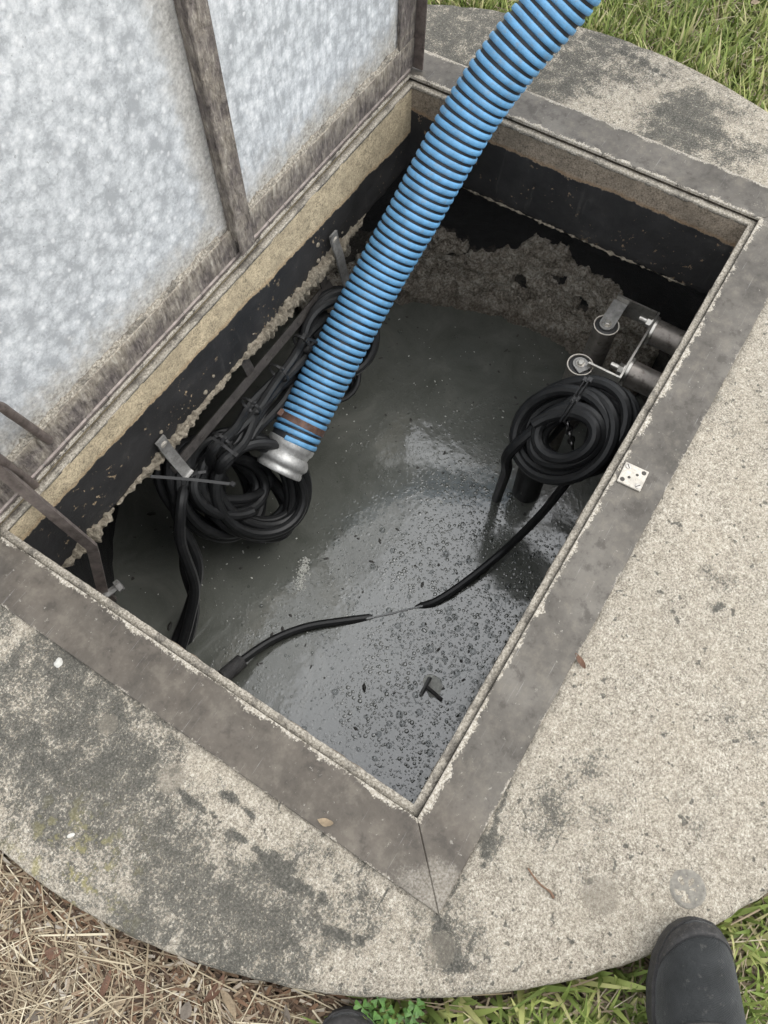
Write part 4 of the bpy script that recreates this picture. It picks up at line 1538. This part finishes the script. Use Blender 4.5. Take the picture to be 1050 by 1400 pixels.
tt = empty('tee_fitting', at(590, 940, 2, WZ))
tag(tt, 'small dark T shaped fitting poking out of the water near front corner', 'fitting')
a0, a1 = at(576, 950, 2, WZ + .004), at(588, 926, 2, WZ + .020)
a2 = at(604, 957, 2, WZ + .003)
md = a0.lerp(a1, .5)
MB().bar([a0, a1], .016, .006, (.2, .2, 1)).build('head', MAT['tee'], tt, False)
MB().bar([md, a2], .013, .007, (.1, .6, .8)).build('stem', MAT['rubber'], tt, False)
lump('scum_patch', at(592, 938, 2, WZ + .0006), .030, .022, .0025, .9, MAT['foam'], 3, 'pale scum patch round the T shaped fitting', 'scum')
lump('floating_leaf', at(498, 940, 2, WZ + .001), .010, .0045, .004, .7, MAT['scum'], 8, 'small dark seed floating alone on the bubbly water', 'seed')
lump('floating_leaf', at(207, 702, 2, WZ + .001), .012, .006, .003, 2.2, MAT['scum'], 9, 'dark scrap floating in the shadow left of the front coil', 'scrap')
lump('floating_leaf', at(232, 856, 2, WZ + .001), .012, .005, .003, .4, MAT['scum'], 10, 'dark scrap floating beside the hanging cables near left edge', 'scrap')
lump('foam_fleck', at(455, 852, 2, WZ + .001) + Vector((.03, -.02, 0)), .006, .004, .003, .4, MAT['foam'], 11, 'white foam fleck beside the end of floating cable', 'foam fleck')


# ================================================================== small steel plate on the right frame bar
def build_keeper():
    c = at(865, 652, 2, .0115)
    root = empty('latch_plate', (c.x, c.y, .01))
    root.rotation_euler = (0, 0, math.radians(3))
    tag(root, 'small bright steel plate with slotted screws on the right frame bar', 'latch plate')
    L_ = .039

    def add(name, b, mt, smooth=False):
        o = mesh_obj(name, b.v, b.f, mt, root, smooth=False, world=False)
        return o
    add('plate', MB().box((0, 0, .0022), (L_, L_, .0036), None, .0007), MAT['plate_light'])
    for sx, sy in ((-1, -1), (1, 1)):
        add('screw', MB().lathe((sx * .013, sy * .013, .004), (0, 0, 1), [(0, .0046), (.0008, .0046), (.0012, .0036)], 18), MAT['screw'])
        add('screw_slot', MB().box((sx * .013, sy * .013, .0053), (.008, .0012, .0004), Matrix.Rotation(.7 * sx, 3, 'Z')), MAT['hole'])
    for sx, sy, r in ((-1, 1, .0038), (1, -1, .0038), (-.38, .38, .0024), (.38, -.38, .0024)):
        add('hole', MB().lathe((sx * .013, sy * .013, .0039), (0, 0, 1), [(0, r), (.0003, r)], 16), MAT['hole'])


build_keeper()

# ================================================================== litter on slab and frame
def leaf_mesh(length, width, curl, seed, n=7):
    rnd = random.Random(seed)
    V, F = [], []
    bend = rnd.uniform(-.3, .3)
    for i in range(n + 1):
        t = i / n
        w_ = width * math.sin(math.pi * min(1, t * .96 + .04)) ** .8 * (1 + .2 * mnoise.noise(Vector((t * 5, seed, 0)))) / 2
        x = (t - .5) * length
        yc = bend * length * (t - .5) ** 2
        z = curl * ((t - .5) ** 2) * 4 * length * .25 + mnoise.noise(Vector((t * 4, seed, 2))) * .1 * width
        for s in (-1, 0, 1):
            V.append((x, yc + s * w_, z + abs(s) * w_ * (.35 + .3 * curl) + .001 + mnoise.noise(Vector((t * 6, s, seed))) * .12 * width))
    for i in range(n):
        for k in range(2):
            a = i * 3 + k
            F.append((a, a + 1, a + 4, a + 3))
    me = bpy.data.meshes.new('fallen_leaf')
    me.from_pydata(V, [], F)
    me.shade_smooth()
    return me


def place_leaf(me, mt, p, rz, tilt, label, group=None, cat='leaf', name='fallen_leaf'):
    o = bpy.data.objects.new(name, me.copy())
    o.data.materials.append(mt)
    COL.objects.link(o)
    o.location = p
    o.rotation_euler = (tilt[0], tilt[1], rz)
    return tag(o, label, cat, group)


place_leaf(leaf_mesh(.022, .010, .6, 1), MAT['leaf_t'], at(445, 1125, 2, .0105), 1.9, (.1, .1), 'small tan leaf lying on the near frame bar')
place_leaf(leaf_mesh(.026, .009, .9, 2), MAT['leaf_b'], at(793, 905, 2, .0055), 1.0, (.1, .1), 'curled brown leaf scrap on the slab right of the frame')
b = MB()
tw = [at(722, 1187, 2, .007), at(730, 1199, 2, .0075), at(741, 1211, 2, .0065), at(752, 1219, 2, .0065), at(757, 1228, 2, .006)]
o = b.tube(spline(tw, 5), [.0012] * 14 + [.0016] * 4 + [.002] * 3, 7).build('twig', MAT['twig'])
tag(o, 'thin curved brown twig lying on the slab near the shoe', 'twig')
lump('white_flake', at(80, 906, 2, .004), .0075, .006, .004, .4, MAT['chip'], 5, 'largest white flake on slab left of the frame', 'flake')
lump('white_flake', at(97, 1142, 2, .004), .006, .003, .002, 2.4, MAT['chip'], 6, 'small white flake on the dark stained slab near straw', 'flake')


# ================================================================== ground cover
def ground_h(x, y):
    return GROUND_Z + mnoise.noise(Vector((x * 3.1, y * 3.1, 0))) * .012 + mnoise.noise(Vector((x * 11, y * 11, 4))) * .006


# straw lies towards one side of the near edge, lawn grows elsewhere
PST = Vector((-.254, -.064))
DST = (Vector((-.422, .259)) - PST).normalized()


def strawness(x, y):
    s = (Vector((x, y)) - PST).dot(DST)
    t = min(1, max(0, (s + .06 + .06 * mnoise.noise(Vector((x * 6, y * 6, 9)))) / .12))
    # straw only round the near-left quarter
    return t if x < .6 else 0.0


def blades(name, n, rmin, rmax, length, width, lean, flat, material, accept, seed, label, cat, segs=3, curl=.5, lift=.0, pw=1.0, focus=None):
    r_ = random.Random(seed)
    V, F = [], []
    cnt = tries = 0
    while cnt < n and tries < n * 30:
        tries += 1
        if focus:
            fx, fy, fr = focus[r_.randrange(len(focus))]
            x, y = fx + r_.uniform(-fr, fr), fy + r_.uniform(-fr, fr)
            rr = math.hypot(x - SLAB_C[0], y - SLAB_C[1])
            if rr < rmin or rr > rmax: continue
        else:
            rr = rmin + (rmax - rmin) * r_.random() ** pw
            g = r_.uniform(0, 2 * math.pi)
            x, y = SLAB_C[0] + rr * math.cos(g), SLAB_C[1] + rr * math.sin(g)
        if r_.random() > accept(x, y): continue
        L_ = r_.uniform(*length)
        W_ = r_.uniform(*width)
        az = r_.uniform(0, 2 * math.pi)
        dirv = Vector((math.cos(az), math.sin(az), 0))
        side = Vector((-dirv.y, dirv.x, 0))
        el = math.radians(r_.uniform(*lean))
        p = Vector((x, y, ground_h(x, y) + r_.random() * lift))
        k0 = len(V)
        bend = r_.uniform(.2, 1.0) * curl
        tw = r_.uniform(-.5, .5)
        bad = False
        for i in range(segs + 1):
            t = i / segs
            if flat: w_ = W_ * (1 - .35 * t)
            else: w_ = W_ * (1 - t ** 2.2) + .0004
            sd_ = (side * math.cos(tw * t) + Vector((0, 0, 1)) * math.sin(tw * t)) * w_ / 2
            V.append(tuple(p - sd_)); V.append(tuple(p + sd_))
            e = el - bend * t
            p = p + (dirv * math.cos(e) + Vector((0, 0, 1)) * math.sin(e)) * (L_ / segs)
            if p.z < GROUND_Z - .005: p.z = GROUND_Z - .005 + .004 * r_.random()
            inside = SLAB_R + .002 - math.hypot(p.x - SLAB_C[0], p.y - SLAB_C[1])
            if inside > 0 and (p.z < .006 or inside > .03): bad = True
        if bad:
            del V[k0:]
            continue
        for i in range(segs):
            a = k0 + 2 * i
            F.append((a, a + 1, a + 3, a + 2))
        cnt += 1
    me = bpy.data.meshes.new(name)
    me.from_pydata(V, [], F)
    me.materials.append(material)
    me.shade_smooth()
    o = bpy.data.objects.new(name, me)
    COL.objects.link(o)
    tag(o, label, cat, kind='stuff')
    return o


gacc = lambda x, y: 1 - strawness(x, y)
thin = lambda x, y: (1 - strawness(x, y)) * (.45 if x < .4 else 1)
FAR = [(1.75, .25, .35), (1.60, .75, .30), (1.45, -.25, .3)]
NEAR = [(.02, -.48, .16), (.12, -.52, .16), (-.10, -.36, .14), (-.2, -.22, .14)]
blades('grass', 15000, SLAB_R + .006, 1.75, (.035, .095), (.003, .0075), (25, 85), False, MAT['grass'], thin, 31, 'green lawn grass growing round the far side of the slab', 'grass', focus=FAR)
blades('grass', 3000, SLAB_R + .006, 1.5, (.025, .08), (.0035, .009), (10, 70), False, MAT['grass'], gacc, 32, 'green grass growing beside the slab round the shoe', 'grass', focus=NEAR)
blades('grass', 16000, SLAB_R + .006, 3.6, (.04, .10), (.004, .010), (20, 80), False, MAT['grass'], gacc, 33, 'green lawn grass spreading away from the slab', 'grass', pw=1.6)
blades('dry_grass', 3500, SLAB_R + .004, 1.5, (.03, .10), (.0014, .0032), (-2, 22), True, MAT['straw'], gacc, 34, 'dry dead grass lying between the green blades', 'dry grass', lift=.014, focus=NEAR)
blades('dry_grass', 5000, SLAB_R + .004, 1.9, (.03, .08), (.0012, .003), (0, 40), True, MAT['straw'], gacc, 38, 'dry dead grass scattered through the lawn on far side', 'dry grass', lift=.03, focus=FAR)
STR = [(-.42, .26, .16), (-.33, .10, .15), (-.48, .38, .18), (-.40, .48, .14), (-.27, -.04, .12)]
blades('mulch', 8000, SLAB_R + .002, 1.6, (.008, .032), (.0018, .0055), (-6, 12), True, MAT['mulch'], strawness, 35, 'dark shredded mulch under the dry straw', 'mulch', segs=2, curl=.2, lift=.014, focus=STR)
blades('dry_straw', 3200, SLAB_R + .002, 1.6, (.025, .11), (.0008, .0021), (-4, 10), True, MAT['straw'], strawness, 36, 'dry tan straw lying beside the stained slab edge', 'straw', segs=3, curl=.22, lift=.016, focus=STR)
blades('dry_straw', 6000, SLAB_R + .002, 3.0, (.03, .12), (.0015, .003), (-4, 14), True, MAT['straw'], strawness, 37, 'dry tan straw spreading away from the slab', 'straw', curl=.22, lift=.016, pw=1.5)

rl = random.Random(77)
protos = [leaf_mesh(rl.uniform(.022, .042), rl.uniform(.008, .015), rl.uniform(.2, 1.1), 100 + k) for k in range(6)]
names = (('leaf_b', 'rust brown dead leaves lying in the dry straw', 'rust brown leaves in the straw'),
         ('leaf_t', 'tan dead leaves lying in the dry straw', 'tan leaves in the straw'),
         ('leaf_g', 'grey dead leaves lying in the dry straw', 'grey leaves in the straw'))
ORD = ('leftmost', 'second from left', 'third from left', 'fourth from left', 'fifth from left', 'rightmost')
spots = sorted(((40, 1262), (78, 1303), (22, 1330), (150, 1345), (165, 1372), (60, 1385), (205, 1350), (262, 1376), (318, 1368), (15, 1275), (130, 1392), (95, 1335), (395, 1392), (300, 1352)))
order = [(0, 1, 0, 2, 0, 1, 2)[k % 7] for k in range(len(spots))]
seen = [0, 0, 0]
for k, (u, v) in enumerate(spots):
    c_ = order[k]
    mt, lb, gp = names[c_]
    seen[c_] += 1
    pos_ = 'rightmost' if seen[c_] == order.count(c_) else ORD[seen[c_] - 1]
    p = at(u, v, 2, GROUND_Z)
    p.z = ground_h(p.x, p.y) + .008 + .008 * rl.random()
    place_leaf(protos[k % 6], MAT[mt], p, rl.uniform(0, 6.28), (rl.uniform(-.3, .3), rl.uniform(-.25, .25)), pos_ + ' of the ' + lb, gp)
for k, (u, v, pos_) in enumerate(((905, 18, 'leftmost'), (940, 25, 'middle one'), (1015, 42, 'rightmost'))):
    p = at(u, v, 2, GROUND_Z)
    p.z = GROUND_Z + .062
    place_leaf(protos[k], MAT['leaf_t'], p, rl.uniform(0, 6.28), (.3, .2), pos_ + ' of three tan dead leaves caught in the far grass', 'tan leaves in the far grass')


def build_clover(p, seed, label):
    r_ = random.Random(seed)
    root = empty('clover_plant', p)
    tag(root, label, 'plant')
    for j in range(9):
        az = r_.uniform(0, 6.28)
        h = r_.uniform(.025, .05)
        tip = Vector(p) + Vector((math.cos(az) * r_.uniform(.005, .03), math.sin(az) * r_.uniform(.005, .03), h))
        MB().tube(spline([p, Vector(p).lerp(tip, .5) + Vector((0, 0, .006)), tip], 4), .0009, 6).build('stem', MAT['clover'], root)
        for q in range(3):
            a = az + q * 2.094
            L_ = r_.uniform(.008, .012)
            V = [tip]
            n = 9
            for i in range(n):
                g = -1.0 + 2.0 * i / (n - 1)
                rr = L_ * (1.0 - .18 * math.exp(-(g * 4) ** 2)) * (.95 + .1 * r_.random())
                V.append(tip + Vector((math.cos(a + g * .62) * rr, math.sin(a + g * .62) * rr, .004 * abs(g) + .002)))
            F = [(0, i, i + 1) for i in range(1, n)]
            mesh_obj('leaflet', V, F, MAT['clover'], root)


for i, (u, v, lb) in enumerate(((520, 1382, 'small clover plant with round green leaves between the two shoes'), (552, 1394, 'smaller clover plant growing just right of the first clover'))):
    p = at(u, v, 2, GROUND_Z)
    p.z = ground_h(p.x, p.y)
    build_clover(p, 50 + i, lb)


# ================================================================== photographer: shoes and trouser legs
def loft(sections, seg=28):
    """sections: list of (centre, half width, half height bottom, half height top, exponent, axis_x, axis_z)"""
    V, F = [], []
    for c, hw, hb, ht, ex, ax, az in sections:
        for k in range(seg):
            g = 2 * math.pi * k / seg
            cx, cz = math.cos(g), math.sin(g)
            px = math.copysign(abs(cx) ** (2 / ex), cx) * hw
            pz = math.copysign(abs(cz) ** (2 / ex), cz) * (ht if cz > 0 else hb)
            V.append(c + ax * px + az * pz)
    n = len(sections)
    for i in range(n - 1):
        for k in range(seg):
            k2 = (k + 1) % seg
            F.append((i * seg + k, i * seg + k2, (i + 1) * seg + k2, (i + 1) * seg + k))
    F.append(tuple(range(seg - 1, -1, -1)))
    F.append(tuple((n - 1) * seg + k for k in range(seg)))
    return V, F


def build_shoe(root, toe, heading, side, floor):
    """shoe as parts of root; toe = tip on the floor, heading = direction it points"""
    h = Vector((math.cos(heading), math.sin(heading), 0))
    s = Vector((-h.y, h.x, 0)) * side
    up = Vector((0, 0, 1))
    toe = Vector((toe[0], toe[1], floor))

    def P(t, lat, z): return toe - h * t + s * lat + up * z
    # sole outline: distance from the toe, centre shift, half width
    outl = [(0, .007, .004), (.004, .007, .017), (.012, .006, .0275), (.025, .005, .0365), (.045, .003, .0445), (.075, .001, .0505), (.105, .001, .0525), (.14, .003, .0490), (.18, .004, .0430), (.22, .003, .0405), (.26, .001, .0400), (.285, 0, .0350), (.297, 0, .022), (.300, 0, .006)]
    V, F = [], []
    rows = []
    for t, c, hw in outl:
        spring = .016 * max(0, 1 - t / .07) ** 2
        rows.append([P(t, c - hw, spring), P(t, c - hw * 1.03, .012 + spring), P(t, c - hw * 1.02, .026 + spring * .7), P(t, c + hw * 1.02, .026 + spring * .7), P(t, c + hw * 1.03, .012 + spring), P(t, c + hw, spring)])
    for r in rows: V += r
    for i in range(len(rows) - 1):
        for k in range(6):
            k2 = (k + 1) % 6
            F.append((i * 6 + k, i * 6 + k2, i * 6 + 6 + k2, i * 6 + 6 + k))
    F += [tuple(range(5, -1, -1)), tuple((len(rows) - 1) * 6 + k for k in range(6))]
    sole_v, sole_f = V, F
    # upper
    prof = [(.003, .006, .006, .007), (.006, .0145, .015, .007), (.013, .0245, .026, .006), (.025, .0335, .035, .005), (.045, .0415, .043, .003), (.075, .0475, .0495, .001), (.105, .0498, .056, .001), (.135, .0470, .066, .002), (.165, .0425, .080, .003), (.195, .0390, .096, .003), (.225, .0370, .105, .002), (.255, .036, .108, .001), (.280, .031, .108, 0), (.292, .020, .104, 0), (.296, .006, .098, 0)]
    secs = []
    for t, hw, ht, c in prof:
        spring = .012 * max(0, 1 - t / .07) ** 2
        secs.append((P(t, c, .024 + spring), hw, .008, ht, 2.25 if t < .12 else 2.1, s, up))
    V, F = loft(secs, 36)
    up_o = mesh_obj('shoe', V, F, MAT['shoe'], root)
    up_o.data.set_sharp_from_angle(angle=math.radians(70))
    root = up_o
    sole = mesh_obj('sole', sole_v, sole_f, MAT['rubber'], root)
    sole.data.set_sharp_from_angle(angle=math.radians(40))

    def skin(t, f, lift):
        # point on the upper: t back from the toe, f = -1..1 across
        for i in range(len(prof) - 1):
            if prof[i][0] <= t <= prof[i + 1][0]:
                a, b = prof[i], prof[i + 1]
                u = (t - a[0]) / (b[0] - a[0])
                hw, ht, c = a[1] + (b[1] - a[1]) * u, a[2] + (b[2] - a[2]) * u, a[3] + (b[3] - a[3]) * u
                break
        ex = 2.25 if t < .12 else 2.1
        g = math.pi / 2 - f * math.pi / 2
        cx, cz = math.cos(g), math.sin(g)
        spring = .012 * max(0, 1 - t / .07) ** 2
        return P(t, c + math.copysign(abs(cx) ** (2 / ex), cx) * (hw + lift), .024 + spring + abs(cz) ** (2 / ex) * (ht + lift))

    def patch(name, f0, t0, t1, mt, lift=.0016, nf=22, ntt=8):
        V, F = [], []
        for i in range(ntt + 1):
            for j in range(nf + 1):
                f = -f0 + 2 * f0 * j / nf
                u = i / ntt
                a, b = t0(f), t1(f)
                ed = min(1, u * 5, (1 - u) * 5)
                V.append(skin(a + (b - a) * u, f, lift * ed))
        for i in range(ntt):
            for j in range(nf):
                a = i * (nf + 1) + j
                F.append((a, a + 1, a + nf + 2, a + nf + 1))
        mesh_obj(name, V, F, mt, root)
    patch('toe_cap', .97, lambda f: .0045 + .0 * f, lambda f: .017 + .045 * abs(f) ** 2.6, MAT['rubber'], .0022)
    patch('vamp_overlay', .95, lambda f: .100 + .030 * abs(f) ** 2, lambda f: .122 + .045 * abs(f) ** 2, MAT['shoe_ov'], .0018)
    # seams
    for fn_ in (lambda f: .0175 + .045 * abs(f) ** 2.6, lambda f: .099 + .030 * abs(f) ** 2, lambda f: .1225 + .045 * abs(f) ** 2):
        pts = [skin(fn_(f), f, .0016) for f in [-.9 + 1.8 * k / 30 for k in range(31)]]
        MB().tube(pts, .0005, 6).build('seam', MAT['lace'], root)
    # tongue and laces
    patch('tongue', .34, lambda f: .128, lambda f: .215, MAT['shoe_ov'], .004)
    for i in range(5):
        t = .136 + .017 * i
        for sg in (-1, 1):
            pts = [skin(t, -.36 * sg, .004), skin(t + .005, -.1 * sg, .008), skin(t + .010, .15 * sg, .008), skin(t + .015, .38 * sg, .004)]
            MB().tube(spline(pts, 5), (.0026), 7).build('lace', MAT['lace'], root)
    return P(.235, .001, .10), h


def build_person():
    root = empty('person', (-.16, -.40, 0))
    tag(root, 'person in black shoes and dark trousers standing at the near slab edge', 'person')
    # right foot on the slab rim; left foot in the grass just short of it
    tR, hR_ = at(938, 1252, 2, .02), None
    dR = at(940, 1252, 2, .02) - at(952, 1400, 2, .02)
    angR = math.atan2(dR.y, dR.x)
    a1, h1 = build_shoe(root, tR, angR, -1, .0045)
    tL = at(480, 1381, 2, -.005)
    a2, h2 = build_shoe(root, tL, angR + .12, 1, -.050)
    V, F = [], []
    secs = []
    legs = []
    hip = (a1 + a2) / 2 - h1 * .12
    for an, sg in ((a1, 1), (a2, -1)):
        hp = Vector((hip.x, hip.y, .86)) + (an - (a1 + a2) / 2) * .35
        knee = an.lerp(hp, .5) + h1 * .05
        path = spline([an - Vector((0, 0, .01)), an.lerp(knee, .45), knee, knee.lerp(hp, .5), hp], 6)
        n = len(path)
        legs.append((path, [.066 + .030 * (i / (n - 1)) + (.006 * math.sin(i * 1.9)) * (1 - i / n) for i in range(n)]))
    b = MB()
    for path, rad in legs: b.tube(path, rad, 20)
    # seat joining the legs and the waist
    hp0, hp1 = legs[0][0][-1], legs[1][0][-1]
    c = (hp0 + hp1) / 2
    b.lathe(c - Vector((0, 0, .08)), (0, 0, 1), [(0, .06), (.03, .14), (.10, .175), (.20, .165), (.22, .10)], 24)
    b.build('trousers', MAT['trouser'], root, True, 80)


build_person()
